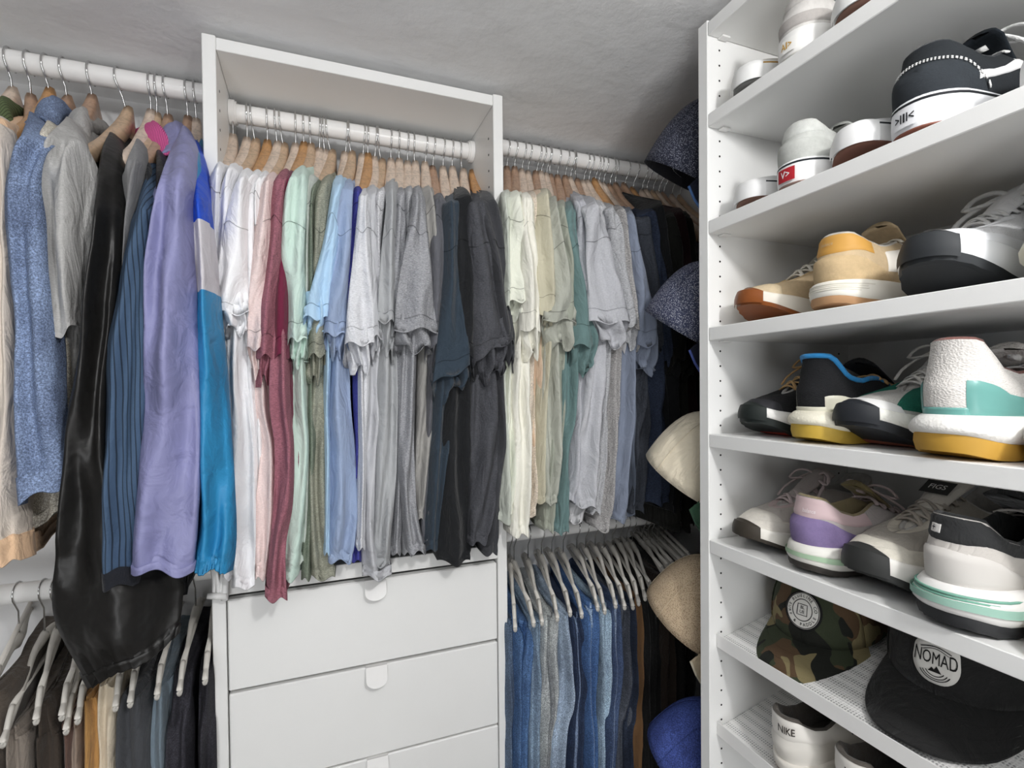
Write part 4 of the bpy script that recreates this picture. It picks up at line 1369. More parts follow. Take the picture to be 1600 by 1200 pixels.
def sneaker(desc, Y, shelf, out, C, style='run', front=.588, yaw=0.0, g=1, scale=1.0, zoff=0.0, pitch=0.0, laces=True, bow=False, extra=None, name='sneaker', group='sneakers on the shoe shelves', L=.288, roll=0.0, nl=5, **z):
    if out == 'toe':
        L = .252
        z.setdefault('tf', 1.17)
        if style != 'vulc':
            z.setdefault('tongue', .122)
            z.setdefault('toe', .037)
    sh = Shoe(L=L, g=g, style=style, **z)
    L_ = sh.L * scale
    zs_ = (CZ + SH[shelf]) if shelf in SH else None
    if zs_ is None:
        x0, zl, sl = SL[shelf]
        zs_ = zl + sl * (front - x0) + .001
        pitch = -math.atan(sl) if out == 'heel' else math.atan(sl)
    if out == 'heel':
        loc = (front, Y, zs_ + .0004 + zoff); rz = yaw
    else:
        rz = math.pi + yaw
        loc = (front - L_ * math.cos(rz), Y - L_ * math.sin(rz), zs_ + .0004 + zoff + (L_ * math.sin(pitch) if pitch > 0 else 0))
    t = thing(name, desc, 'shoe', loc, (roll, pitch, rz), group)
    t.scale = (scale,) * 3
    M = {k: (v if not isinstance(v, (str, tuple)) else None) for k, v in C.items()}

    def mt(key, default='#eeeeee', kind=None, rough=.7):
        v = C.get(key, default)
        if isinstance(v, tuple):
            return mat('shoe_' + key, v[0], rough if len(v) < 3 else v[2], kind=v[1])
        return mat('shoe_' + key, v, rough, kind=kind)
    # outsole
    n = NS

    def ring(off, zf, teeth=0.0):
        R = []
        for i in range(n):
            q0 = sh.out(i / n)[1]
            k_ = 1 - .75 * smoothstep((q0 - .25) / .5)
            p, q, sd = sh.out(i / n, (off * k_ if off > 0 else off) + (teeth if (i % 2) else 0))
            p.z = zf(q)
            R.append(p)
        return R
    ot = {'vulc': .003, 'run': .0065, 'boost': .0115, 'chunk': .009, 'court': .006}[style]
    fl = sh.z['flare']
    xtra = {'boost': .006, 'chunk': .004, 'run': .003}.get(style, 0)
    th_ = lambda a: (lambda q: sh.zb(q) + a + (xtra * (1 - smoothstep(q / .42)) if a >= ot * .99 else xtra * .5 * (1 - smoothstep(q / .42)) * (a > .001)))
    mb = MB()
    r0, r1, r2, r3 = ring(-.008, th_(0)), ring(-.0015 + fl * .5, th_(.0008), -.0018), ring(fl * .6, th_(ot * .6), -.0012), ring(-.0005 + fl * .6, th_(ot))
    mb.grid([r0, r1, r2, r3], wrap=True)
    cap_strip(mb, r0, flip=True)
    bump_rows = []
    if C.get('toebumper'):
        # outsole rubber wrapping up over the toe
        rows = []
        for i in range(19):
            tt = .5 - .075 + .15 * i / 18
            row = []
            g_ = math.sin(math.pi * (i / 18)) ** .85
            q_ = sh.out(tt)[1]
            for j in range(5):
                f = j / 4
                p, _, _ = sh.out(tt, .0034 + .0016 * math.sin(math.pi * f) - .0030 * f)
                p.z = (sh.zb(q_) + ot * .5) * (1 - f) + sh.zt(q_) * f
                row.append(p)
            for j in range(1, 5):
                row.append(sh.P(tt, .01 + C['toebumper'] * (7 if style in ('vulc', 'court') else 4.2) * g_ * j / 4, .0022 if j < 4 else .0004))
            rows.append(row)
        if style in ('vulc', 'court'):
            bump_rows = rows
        else:
            mb.grid(rows)
    o = mb.build('outsole', mt('outsole', '#3a3a3a', None, .6), t, True); autosmooth(o, 40)
    # sole underside colour insert
    if C.get('insert'):
        mb = MB()
        R = ring(-.016, th_(-.0006)); cap_strip(mb, R, flip=True)
        mb.build('sole_insert', mt('insert'), t, False)
    # midsole
    def top(a):
        return lambda q: sh.zt(q) * a + (sh.zb(q) + ot + xtra * (1 - smoothstep(q / .42))) * (1 - a)
    bulge = .003 if style in ('boost', 'chunk') else .001
    rs = [ring(-.0008 + fl * .6, th_(ot)), ring(bulge * .6 + fl * .75, top(.15)), ring(bulge + fl * .7, top(.4)), ring(bulge + fl * .35, top(.7)), ring(bulge * .3 + .0006, top(.93)), ring(-.0014, top(1.0)), ring(-.006, top(1.0))]
    mb = MB(); mb.grid(rs, wrap=True); cap_strip(mb, rs[-1])
    if bump_rows:
        mb.grid(bump_rows)
    o = mb.build('midsole', mt('midsole', '#f2f1ee', 'foam' if style == 'boost' else None, .55), t, True)
    if C.get('stripe'):
        mb = MB(); mb.grid([ring(.0012, top(.80)), ring(.0014, top(.86)), ring(.0008, top(.90))], wrap=True)
        mb.build('foxing_stripe', mt('stripe'), t, True)
    if C.get('ridges'):
        mb = MB()
        for a in (.34, .46, .58, .70):
            pts = []
            for i in range(21):
                p, q, sd = sh.out(-.15 + .30 * i / 20, bulge + fl * (.7 if a < .5 else .45) * (1 - .5 * abs(i - 10) / 10) - .0002 - .003 * (abs(i - 10) / 10) ** 6)
                p.z = top(a)(q) + .001
                pts.append(p)
            mb.tube(pts, .0014, 6)
        mb.build('heel_ridges', mt('ridges'), t, True)
    if C.get('wedge'):
        mb = MB(); mb.grid([[p for p in ring(bulge + fl * .72 + .0012, top(a))][(0 if 0 else 0):] for a in (.30, .42, .56)], wrap=True)
        mb.build('midsole_band', mt('wedge'), t, True)
    # upper
    rows = [[sh.P(i / n, f) for i in range(n)] for f in (0, .08, .18, .3, .42, .55, .68, .8, .9, .96, 1.0)]
    # padded roll into the lining
    T_ = rows[-1]
    c = sum(T_, Vector()) / n
    def inn(d, dz, zl=None):
        R = []
        for i, p in enumerate(T_):
            e = Vector((0, -math.copysign(1, p.y - 0) if abs(p.y) > .001 else 0, 0))
            r = p.copy()
            r.y -= math.copysign(min(abs(r.y) * .9, d), r.y)
            if r.x < sh.L * .1:
                r.x += d
            r.z += dz
            R.append(r)
        return R
    mb = MB(); mb.grid(rows, wrap=True)
    mb.build('upper', mt('upper', '#eeeeee', 'knit', .85), t, True)
    lin_rows = [T_, inn(.002, .0025), inn(.005, .001), inn(.0065, -.008), inn(.005, -.022)]
    ins = []
    for i in range(n):
        p, q, sd = sh.out(i / n, -.009)
        p.z = sh.zt(q) + .004
        ins.append(p)
    mb = MB(); mb.grid(lin_rows + [ins], wrap=True)
    cap_strip(mb, ins)
    mb.build('lining', mt('lining', '#b9b6b2', 'cloth', .9), t, True)
    if C.get('binding'):
        mb = MB()
        pts = [sh.P((-.30 + .60 * i / 36), 1.0) + Vector((0, 0, .001)) for i in range(37)]
        mb.tube(pts, .0034, 8)
        mb.build('collar_binding', mt('binding', kind='cloth'), t, True)
    # tongue
    tz, dx = sh.z['tongue'], 0
    tf = sh.z.get('tf', 1.0)
    rows = []
    for i in range(13):
        a = i / 12
        xx = sh.L * (.585 - .275 * a) * tf
        zc_ = (sh.z['toe'] + sh.z['fs'] - .006) * (1 - a) + tz * a + .004 * math.sin(math.pi * a)
        w = .013 + .012 * a * a if a < .95 else .021
        row = []
        for j in range(16):
            an = 2 * math.pi * j / 16
            yy = math.cos(an) * w
            row.append(Vector((xx + .0035 * math.sin(an) * a, yy, zc_ - .006 * (yy / w) ** 2 + .0032 * math.sin(an))))
        rows.append(row)
    mb = MB(); mb.grid(rows, wrap=True, cap0=True, cap1=True)
    tg = mb.build('tongue', mt('tongue', C.get('upper', '#eeeeee'), 'cloth', .85), t, True)
    if C.get('tonguelabel'):
        col, txt, tcol = C['tonguelabel']
        mb = MB()
        A = rows[6][4]; B_ = rows[10][4]
        x_, u_ = Vector((0, -1, 0)), (B_ - A).normalized()
        nn = u_.cross(x_); nn = nn if nn.z > 0 else -nn
        cc = A.lerp(B_, .5) + nn * .0022
        V = [cc + x_ * a * .0165 + u_ * b * .0105 for a, b in ((-1, -1), (1, -1), (1, 1), (-1, 1))]
        mb.add(V, [(0, 1, 2, 3)])
        mb.build('tongue_label', mat('label_dark', col, .6), t)
        mb = MB(); letters(mb, txt, lambda x, y: cc + nn * .0006 - x_ * x + u_ * y, .0105)
        lb = mb.build('lettering', mat('label_text', tcol, .6), t)
    # laces
    if laces:
        mb = MB()
        ns = nl
        def ey(i, sd):
            so = .365 + (.565 - .365) * (1 - i / (ns - 1)) if ns > 1 else .4
            w = interp(so, [.34, .42, .57], [.0215, .0185, .0155])
            zo = interp(so, [.34, .36, .45, .6], [sh.z['tongue'] - .024, sh.z['tongue'] - .026, sh.z['tongue'] - .036, sh.z['toe'] + sh.z['fs']])
            return Vector((so * sh.L * tf, sd * w, zo))
        for i in range(ns):
            for sd in (-1, 1):
                a = ey(i, sd)
                if i < ns - 1:
                    b = ey(i + 1, -sd)
                    pts = [a + Vector((0, sd * .001, -.001))]
                    for k in range(1, 8):
                        f = k / 8
                        pts.append(a.lerp(b, f) + Vector((0, 0, .0062 * math.sin(math.pi * f) + .0014 + (.0018 if sd > 0 else 0) * math.sin(math.pi * f))))
                    pts.append(b)
                    mb.tube(pts, .0027, 6, flat=.5, up=(0, 0, 1))
            if i == 0:
                a, b = ey(0, -1), ey(0, 1)
                mb.tube([a] + [a.lerp(b, k / 6) + Vector((0, 0, .005 * math.sin(math.pi * k / 6) + .001)) for k in range(1, 6)] + [b], .0027, 6, flat=.5, up=(0, 0, 1))
        if bow:
            kc = Vector((.352 * sh.L * tf, 0, sh.z['tongue'] - .012))
            mb.tube([kc + Vector((0, -.005, 0)), kc + Vector((0, .005, .001))], .0036, 8)
            for sd in (-1, 1):
                lp = [kc, kc + Vector((.004, sd * .014, .010)), kc + Vector((.010, sd * .030, .008)), kc + Vector((.018, sd * .036, -.004)), kc + Vector((.014, sd * .022, -.003)), kc + Vector((.004, sd * .006, .000))]
                mb.tube([Vector(p) for p in catmull([tuple(p) for p in lp], 18)], bow if isinstance(bow, float) else .0026, 6, flat=.6, up=(0, 0, 1))
                ed = [kc, kc + Vector((-.002, sd * .012, .006)), kc + Vector((.012, sd * .026, -.004)), kc + Vector((.030, sd * .034, -.018)), kc + Vector((.040, sd * .037, -.032))]
                mb.tube([Vector(p) for p in catmull([tuple(p) for p in ed], 14)], bow if isinstance(bow, float) else .0026, 6, flat=.6, up=(0, 0, 1))
        mb.build('laces', mt('laces', '#eceae4', 'cloth', .9), t, True)
    # raised panels
    for pn, key, (t0, t1, f0, f1) in C.get('panels', []):
        mb = MB(); mb.grid(patch(sh, t0, t1, f0, f1))
        mb.build(pn, mt(key), t, True)
    if C.get('stitches'):
        for k_ in (0, 1):
            mb = MB()
            for i in range(40):
                a, b = (i + .1) / 40, (i + .65) / 40
                fa = lambda a: .62 * (math.sin(math.pi * a) ** .45) + .05 - .03 * k_
                mb.tube([sh.P(-.15 + .30 * a, fa(a), .0021), sh.P(-.15 + .30 * b, fa(b), .0021)], .0007, 4)
            o = mb.build('stitches', mt('stitches'), t, True); o['kind'] = 'stuff'
    for pn, txt, key, tc_, f_, size, sx in C.get('texts', []):
        mb = MB()
        # size in metres of letter height; the loop runs heel -> +y, seen from behind left to right is +y to -y for the heel
        per = 1 / (2.15 * sh.L)
        hh = .075
        letters(mb, txt, lambda x, y: sh.P(tc_ - x * per * 1.0, f_ + y / hh, .0026), size, sx=sx)
        mb.build('lettering', mt(key), t)
    if C.get('heellabel'):
        col, marks, mcol = C['heellabel']
        mb = MB()
        def fx(x, y, o=.0016):
            p, q, sd = sh.out(-x * .0 + (-x) / (2.2 * sh.L), .0016 + o)
            p.z = sh.zt(0) * .46 + y
            return p
        rows = [[fx(-.016 + .032 * i / 10, -.0085 + .017 * j / 3) for i in range(11)] for j in range(4)]
        mb.grid(rows); mb.build('heel_label', mat('heel_label', col, .6), t, True)
        mb = MB()
        letters(mb, marks, lambda x, y: fx(x, y, .0022), .0125)
        mb.build('lettering', mat('heel_label_marks', mcol, .6), t)
    return t


# ---- recurring panel shapes: (name, colour key, (t0, t1, f0, f1)) ; heel is t = 0, toe t = .5
def heel_counter(key, top=.62, w=.17):
    return ('heel_counter', key, (-w, w, .02, lambda a: top * (math.sin(math.pi * a) ** .45) + .05))


def heel_tab(key, lo=.62, w=.10):
    return ('heel_tab', key, (-w, w, lo, .985))


def toe_guard(key, h=.40, w=.13):
    return ('toe_guard', key, (.5 - w, .5 + w, .01, lambda a: h * (math.sin(math.pi * a) ** .35) + .03))


def side_stripe(key, s=1):
    # broad stripe sweeping from the heel side up to the eyelets
    if s > 0:
        return ('side_stripe', key, (.12, .34, lambda a: .12 + .62 * math.sin(a * 2.2) * (1 - .25 * a), lambda a: .30 + .62 * math.sin(a * 2.1) * (1 - .2 * a)))
    return ('side_stripe', key, (-.12, -.34, lambda a: .12 + .62 * math.sin(a * 2.2) * (1 - .25 * a), lambda a: .30 + .62 * math.sin(a * 2.1) * (1 - .2 * a)))


def eyestay(key, s=1):
    a, b = (.29, .485) if s > 0 else (-.29, -.485)
    return ('eyestay', key, (a, b, .80, .99))


def mud(key, s=1, h=.26):
    a, b = (.24, .49) if s > 0 else (-.24, -.49)
    return ('mudguard', key, (a, b, .01, lambda q: h * (.35 + .65 * math.sin(math.pi * min(1, q * .9 + .1)) ** .8)))


SU = lambda c: (c, 'suede', .92)
KN = lambda c: (c, 'knit', .9)
CL = lambda c: (c, 'cloth', .9)

# ---- S2, top visible shelf
sneaker('white slip-on sneaker with gold rim, toe outwards, first on the top shelf of shoes', .587, 'S2', 'toe',
        dict(upper=CL('#eae6de'), outsole='#8f8f8c', midsole='#f3f3f1', stripe='#b58a3a', lining='#c9b68e', toebumper=.022), 'vulc', front=.585, laces=False, tongue=.085)
sneaker('pale grey suede sneaker heel outwards with a gold marked heel label', .497, 'S2', 'heel',
        dict(upper=SU('#d2cfcb'), outsole='#d8d6d0', midsole='#f0efec', lining='#c8c5c0', k1=SU('#b3aeaa'), k2=SU('#c9c6c2'), heellabel=('#f4f3ef', 'AI>', '#c79b3c'),
             panels=[('heel_band', 'k1', (-.16, .16, .10, .36)), eyestay('k2', 1), eyestay('k2', -1), heel_tab('k2', .7)]), 'vulc', front=.583, hs=.034, col=.084)
sneaker('plain white canvas sneaker toe outwards on the top shelf of shoes', .425, 'S2', 'toe',
        dict(upper=CL('#e9e9e9'), outsole='#8c6a5c', midsole='#f4f4f2', laces='#f4f4f2', toebumper=.02), 'vulc', front=.584)
# ---- S3
sneaker('low white canvas sneaker toe outwards nearest the shelf side', .587, 'S3', 'toe',
        dict(upper=CL('#e5e6e6'), outsole='#8c6a5c', midsole='#f2f2f1', stripe='#20242a', laces='#f4f4f2', toebumper=.018), 'vulc', front=.590, toe=.026)
sneaker('light grey suede sneaker with a red heel label', .498, 'S3', 'heel',
        dict(upper=SU('#c9cbc6'), outsole='#9a8076', midsole='#f4f4f3', stripe='#1d2227', lining='#dcdcd8', k1=SU('#d3d5d0'), k2=SU('#bfc1bc'), laces='#f0f0ee', heellabel=('#b3202c', 'V>', '#f5f5f5'),
             panels=[heel_counter('k2', .5), heel_tab('k1', .66)]), 'vulc', front=.582, hs=.033)
sneaker('white sneaker toe outwards with a brick red waffle sole', .428, 'S3', 'toe',
        dict(upper=CL('#e2e3e4'), outsole='#7d5446', midsole='#f3f3f2', stripe='#2b2f34', laces='#f2f2f0', toebumper=.024), 'vulc', front=.586, pitch=.0, spring=.016)
sneaker('black suede sneaker with a white side stripe and white sole', .352, 'S3', 'heel',
        dict(upper=SU('#22262a'), outsole='#8a5444', midsole='#f3f4f6', stripe='#14181c', lining='#23282e', stitches='#e6e6e4', laces='#eeeeec', white='#eeeeee', k1=SU('#2c3136'), tongue=SU('#1d242b'),
             heellabel=('#f3f4f6', '>III<', '#15181c'), panels=[heel_counter('k1', .62, .15), side_stripe('white', 1), side_stripe('white', -1), toe_guard('k1', .5)]), 'vulc', front=.580, yaw=-.12, hs=.034, col=.086, dip=.070, tongue=.112, scale=1.04, bow=True)
sneaker('white sneaker toe outwards right of the black suede one', .243, 'S3', 'toe',
        dict(upper=CL('#e9e9e8'), outsole='#a9a9a6', midsole='#f4f4f3', laces='#f4f4f2', toebumper=.02), 'vulc', front=.585)
# ---- S4
sneaker('beige suede running shoe toe outwards with a glossy gum sole', .575, 'S4', 'toe',
        dict(upper=SU('#cbb491'), outsole=('#8a4d22', None, .35), midsole='#efe9dc', laces=CL('#e9e3d6'), toebumper=.030, k1=SU('#d6c3a2'), k2='#e7dfce', k3=SU('#c3a981'), tongue=CL('#8a8678'),
             panels=[toe_guard('k1', .46, .12), eyestay('k3', 1), eyestay('k3', -1), ('side_logo', 'k2', (-.20, -.27, .3, .75)), ('side_logo', 'k2', (.20, .27, .3, .75))]), 'run', front=.590, yaw=-.12, spring=.026, g=-1)
sneaker('beige running shoe heel outwards with an ochre leather heel tab', .452, 'S4', 'heel',
        dict(upper=SU('#cbb491'), outsole='#b88f68', midsole='#efece2', ridges='#e2ded2', lining='#cfcac2', laces=CL('#e9e3d6'), k1=('#cf9c4c', None, .55), k2='#ece7dd', k3=SU('#c7ae87'),
             panels=[heel_tab('k1', .60, .13), heel_counter('k3', .50, .17), ('side_logo', 'k2', (-.16, -.23, .25, .8)), ('side_logo', 'k2', (.16, .23, .25, .8))],
             texts=[('t', 'balance', 'k3', 0.0, .80, .008, 1.0)]), 'run', front=.586, yaw=-.08, scale=1.0, col=.092)
sneaker('chunky white and silver running shoe with wide untied laces', .350, 'S4', 'toe',
        dict(upper=KN('#dfe0e2'), outsole='#2d3033', midsole='#eceef0', laces=CL('#d9d9d8'), toebumper=.042, k1='#e9ebee', k2=('#aeb2ba', None, .35), k3='#f1f0e2', tongue=CL('#e2e2e3'),
             panels=[toe_guard('k1', .42, .13), mud('k1', -1), mud('k1', 1), eyestay('k1', 1), eyestay('k1', -1), ('side_overlay', 'k2', (-.17, -.30, .12, .5)), ('side_overlay', 'k2', (.17, .30, .12, .5))]),
        'chunk', front=.583, yaw=-.10, bow=.0044, spring=.030, nl=6, scale=1.05)
sneaker('cream and grey running shoe heel outwards with a black sole, right end', .235, 'S4', 'heel',
        dict(upper=KN('#dcdcdc'), outsole='#20211f', midsole='#ece8d4', k1='#e9e6da', laces=CL('#e0e0de'), panels=[heel_counter('k1', .5), heel_tab('k1', .7)]), 'chunk', front=.585, yaw=-.05)
# ---- S5
sneaker('black knit running shoe toe outwards with tan laces and a green and red sole', .585, 'S5', 'toe',
        dict(upper=KN('#202022'), outsole='#1d2422', insert='#c94b3c', midsole='#e9e8e4', laces=CL('#cfa873'), toebumper=.030, tongue=CL('#17171a'), k1='#2c2c30', panels=[toe_guard('k1', .32, .12)]),
        'boost', front=.592, spring=.022, hs=.034, yaw=-.10, scale=.98, bow=True)
sneaker('running shoe heel outwards with black heel, bright blue collar and yellow sole', .482, 'S5', 'heel',
        dict(upper=KN('#17181b'), outsole='#c9a844', midsole='#ece7d4', lining='#17171a', binding='#2f8fd0', laces=CL('#cfa873'), k1=('#d9d6c4', None, .35), k2='#17181b', red='#e0572f',
             panels=[('heel_cage', 'k1', (-.26, -.065, .02, lambda a: .52 - .25 * a)), ('heel_cage', 'k1', (.065, .26, .02, lambda a: .52 - .25 * (1 - a) if 0 else .27 + .25 * (1 - a))), ('heel_cage_base', 'k1', (-.07, .07, .0, .10))],
             texts=[('t', 'ULTRABOOST', 'red', -.165, .20, .0062, 1.0)]), 'boost', front=.590, yaw=-.10)
sneaker('grey knit running shoe with dark green side and white laces, toe outwards', .412, 'S5', 'toe',
        dict(upper=KN('#c6c3be'), outsole='#22252a', insert='#b36a55', midsole='#ecebe3', laces=CL('#e8e5df'), toebumper=.036, k1='#e7e6e4', k2=KN('#1f6a58'), tongue=CL('#d6d3cd'),
             panels=[toe_guard('k1', .25, .12), ('side_panel', 'k2', (-.24, -.40, .10, .94)), ('side_panel', 'k2', (.24, .40, .10, .94))]),
        'boost', front=.586, yaw=-.10, spring=.026, bow=True, g=-1, nl=6, scale=1.03)
sneaker('large white knit running shoe with teal heel cage and amber sole', .322, 'S5', 'heel',
        dict(upper=KN('#e3dfda'), outsole='#c79a3f', midsole='#f1efea', lining='#8a5f58', laces=CL('#ecebe8'), k1=('#6fa8a1', None, .3), k2=KN('#3c7f6e'), green='#46e05a', pink='#b3295c',
             panels=[('heel_cage', 'k1', (-.27, -.055, .02, lambda a: .26 + .20 * a)), ('heel_cage', 'k1', (.055, .27, .02, lambda a: .46 - .20 * a)), ('heel_cage_base', 'k1', (-.06, .06, .0, .12)), ('side_panel', 'k2', (-.27, -.40, .08, .95)),
                     ('side_accent', 'pink', (-.24, -.265, .30, .62))],
             texts=[('t', 'ULTRABOOST', 'green', -.185, .20, .0068, 1.0)]), 'boost', front=.577, yaw=-.12, scale=1.06, bow=True)
sneaker('pinkish white knit running shoe at the right end, toe outwards', .232, 'S5', 'toe',
        dict(upper=KN('#ddd6d4'), outsole='#8d6a66', midsole='#e9e3e1', laces=CL('#e3dedc'), toebumper=.020), 'boost', front=.580, yaw=.05)
# ---- S6
sneaker('off-white and grey retro runner with pinkish tied laces, toe outwards', .590, 'S6', 'toe',
        dict(upper=CL('#b9b2ab'), outsole='#3a342c', midsole='#ece8df', laces=CL('#c3b3b2'), toebumper=.024, k1=SU('#dad5cb'), k2=CL('#bdaaa8'), tongue=CL('#a89f9b'),
             panels=[toe_guard('k1', .56, .14), mud('k1', -1, .3), mud('k1', 1, .3), eyestay('k2', 1), eyestay('k2', -1)]), 'run', front=.585, yaw=-.12, bow=True, tongue=.110)
sneaker('retro runner heel outwards with pink tab, purple suede heel and mint midsole', .486, 'S6', 'heel',
        dict(upper=CL('#b5aeac'), outsole='#3a3632', midsole='#e6e4dc', wedge='#a9c4a6', lining='#8f8263', laces=CL('#c3b3b2'), k1=('#d1b9bb', None, .6), k2=SU('#84749e'), w='#e8dfe0', tongue=CL('#8b7d55'),
             panels=[heel_counter('k2', .56, .18), heel_tab('k1', .58, .19)], texts=[('t', 'balance', 'w', -.03, .72, .0085, 1.0)]), 'run', front=.583, yaw=-.16, bow=True, hs=.038, scale=1.0)
sneaker('cream and grey running shoe with a black tongue label, toe outwards', .412, 'S6', 'toe',
        dict(upper=CL('#aaa49a'), outsole='#2f302f', midsole='#e8e5df', laces=CL('#aea59a'), toebumper=.038, k1=SU('#d8d3c6'), k2=SU('#77777a'), k3=CL('#c9c2b4'), tongue=CL('#d9d4ca'), tonguelabel=('#2f302e', 'FIGS', '#d8d8d4'),
             panels=[toe_guard('k1', .40, .13), ('mudguard', 'k2', (-.26, -.40, .01, .24)), mud('k1', 1, .3), eyestay('k3', 1), eyestay('k3', -1)]), 'chunk', front=.580, yaw=-.12, tongue=.126, spring=.026, nl=6, scale=1.03)
sneaker('pale grey running shoe with black collar, teal ribs and thick white sole', .318, 'S6', 'heel',
        dict(upper=CL('#c9c4be'), outsole='#2c2d2f', midsole='#edebe8', wedge='#9cc2b3', lining='#1e1f20', laces=CL('#c9c4be'), k1=CL('#2b2c2d'), k2='#d3cfca', ridges='#7aac9a', tongue=CL('#232425'), w='#e9e6e2',
             panels=[heel_tab('k1', .62, .24), heel_counter('k2', .48, .16), ('heel_disc', 'w', (.012, .046, .70, .86))],
             texts=[('t', '+', 'k1', .029, .78, .012, 1.0)]), 'chunk', front=.576, yaw=-.10, hs=.044, col=.106, scale=1.05)
sneaker('cream leather sneaker toe outwards at the right end of the lowest flat shelf', .228, 'S6', 'toe',
        dict(upper=('#dcd7cb', None, .5), outsole='#c9bda2', midsole='#ddd5c2', laces=CL('#ded9cd'), k1=('#e2ddd2', None, .5), panels=[toe_guard('k1', .5, .14), eyestay('k1', 1), eyestay('k1', -1)], toebumper=.02), 'court', front=.578, yaw=.05, scale=1.02)
# ---- S8 slanted shelf
for i, (yy, sc_, lb) in enumerate([(.520, 1.0, 'white leather low sneaker heel outwards on the lowest slanted shelf, beside the shelf side'), (.425, 1.04, 'white leather low sneaker heel outwards, nearer pair half with a dark lining')]):
    sneaker(lb, yy, 'S8', 'heel',
            dict(upper=('#e3dfd7', None, .5), outsole=('#a8713c', None, .4), midsole='#e7e2d9', lining='#57524c', laces=CL('#e3dfd7'), k1=('#e9e5de', None, .45), navy=('#1d1f33', None, .5), txt='#3b3430', tongue=CL('#6d675f'),
                 panels=[heel_tab('k1', .55, .16), ('side_swoosh', 'navy', (-.20, -.36, lambda a: .45 + .16 * a - .12 * math.sin(math.pi * a), lambda a: .50 + .36 * a - .05 * math.sin(math.pi * a)))],
                 texts=[('t', 'NIKE', 'txt', -.034, .76, .0165, 1.0)]), 'court', front=.598, yaw=-.16, scale=sc_, zoff=.006 if i else .004)
# ------------------------------------------------------------------ caps
def cap(desc, loc, basis, front, back, brim, rim=None, patch_=None, under=None, name='cap', hh=.118, a=.094, b=.078, bl=.072, bend=.020, sc=1.0, group=None, droop=0.0, stitch=None, beta=0.0):
    """crown opening at z = 0, dome towards +z, brim towards +x of its own frame"""
    M = Matrix.Identity(4)
    for i in range(3):
        for j in range(3):
            M[i][j] = basis[j][i] * sc
        M[i][3] = loc[i]
    t = thing(name, desc, 'cap', group=group)
    t.matrix_world = M
    NA, NV = 60, 16

    def dome(th, f, off=0.0):
        cx_ = math.cos(th)
        ff = math.cos(f * math.pi / 2) ** (.62 + .10 * max(0, cx_))
        z = hh * math.sin(f * math.pi / 2) ** .92 * (1 + .04 * cx_ * (1 - f))
        # six panels, slightly pillowed
        pil = 1 - .018 * abs(math.cos(3 * th)) ** 6 * math.sin(math.pi * min(1, f + .1))
        return Vector(((a + off) * ff * cx_ * pil - .004 * f, (b + off) * ff * math.sin(th) * pil, z + off * f))

    def part(n_, th0, th1, m_, nn):
        rows = [[dome(th0 + (th1 - th0) * i / nn, j / NV) for i in range(nn + 1)] for j in range(NV + 1)]
        rows = [rows[0]] + rows[1:]
        mb = MB(); mb.grid(rows)
        o = mb.build(n_, m_, t, True)
        md = o.modifiers.new('thickness', 'SOLIDIFY'); md.thickness = .0018
        return o
    part('front_panel', -math.pi / 3, math.pi / 3, front, 24)
    part('back_panel', math.pi / 3, math.pi, back, 24)
    part('back_panel', math.pi, 5 * math.pi / 3, back, 24)
    # sweatband
    mb = MB(); mb.grid([[dome(2 * math.pi * i / NA, f, -.002) for i in range(NA)] for f in (0.0, .06, .14)], wrap=True)
    mb.build('sweatband', mat('sweatband', '#2a2a2e', .9, kind='cloth'), t, True)
    # seams and button
    mb = MB()
    for k in range(6):
        th = math.pi / 3 * k + (0 if k else 0)
        mb.tube([dome(th, j / 12, .0009) for j in range(13)], .0011, 5, flat=.6)
    mb.build('seams', stitch or back, t, True)
    mb = MB(); mb.tube([dome(0, .999), dome(0, .999) + Vector((0, 0, .004))], .006, 12)
    o = mb.build('button', brim, t, True); autosmooth(o)
    # brim
    rows_t, rows_b = [], []
    NB = 28
    for i in range(NB + 1):
        th = math.radians(-62 + 124 * i / NB)
        base = dome(th, .02, .0004)
        ext = bl * math.sqrt(max(0.0, 1 - (abs(th) / math.radians(62.5)) ** 2.6))
        r1, r2 = [], []
        for j in range(9):
            f = j / 8
            fb = beta * min(1, f * 2.2)
            p = base + Vector((ext * f * math.cos(fb) * 1.0, (base.y * .10) * f, 0))
            p.z = base.z * (1 - f) - bend * (p.y / .075) ** 2 * (.35 + .65 * f) * math.cos(fb) - droop * f * ext / bl - ext * f * math.sin(fb)
            p.x -= bend * (p.y / .075) ** 2 * f * math.sin(fb)
            r1.append(p); r2.append(p + Vector((0, 0, -.0030)))
        rows_t.append(r1); rows_b.append(r2)
    mb = MB()
    mb.grid([r for r in rows_t])
    mb.grid([[q[-1] for q in rows_t], [q[-1] for q in rows_b]])
    br = mb.build('brim', brim, t, True)
    mb = MB(); mb.grid([r[::-1] for r in rows_b]); mb.build('brim_underside', under or brim, t, True)
    if rim:
        mb = MB(); mb.tube([q[-1] + Vector((.0005, 0, -.0015)) for q in rows_t], .0023, 6)
        mb.build('brim_edging', rim, t, True)
    # stitched rows on the brim
    mb = MB()
    for f in (3, 5, 7):
        mb.tube([q[f] + Vector((0, 0, .0001)) for q in rows_t[2:-2]], .0005, 4)
    mb.build('brim_stitching', stitch or brim, t, True)
    if patch_:
        patch_(t, dome)
    return t


def frame(zdir, xdir):
    z = Vector(zdir).normalized()
    x = Vector(xdir)
    x = (x - z * x.dot(z)).normalized()
    return (x, z.cross(x), z)


def on_dome(dome, u_, v_, off, fc=.33, hgt=.118, w=.086):
    """(u_, v_) metres on the front panel, u_ to the right when facing the cap"""
    th = math.asin(max(-.9, min(.9, u_ / w)))
    p = dome(th, max(0, min(1, fc + v_ / (hgt * 1.30))), off)
    return p


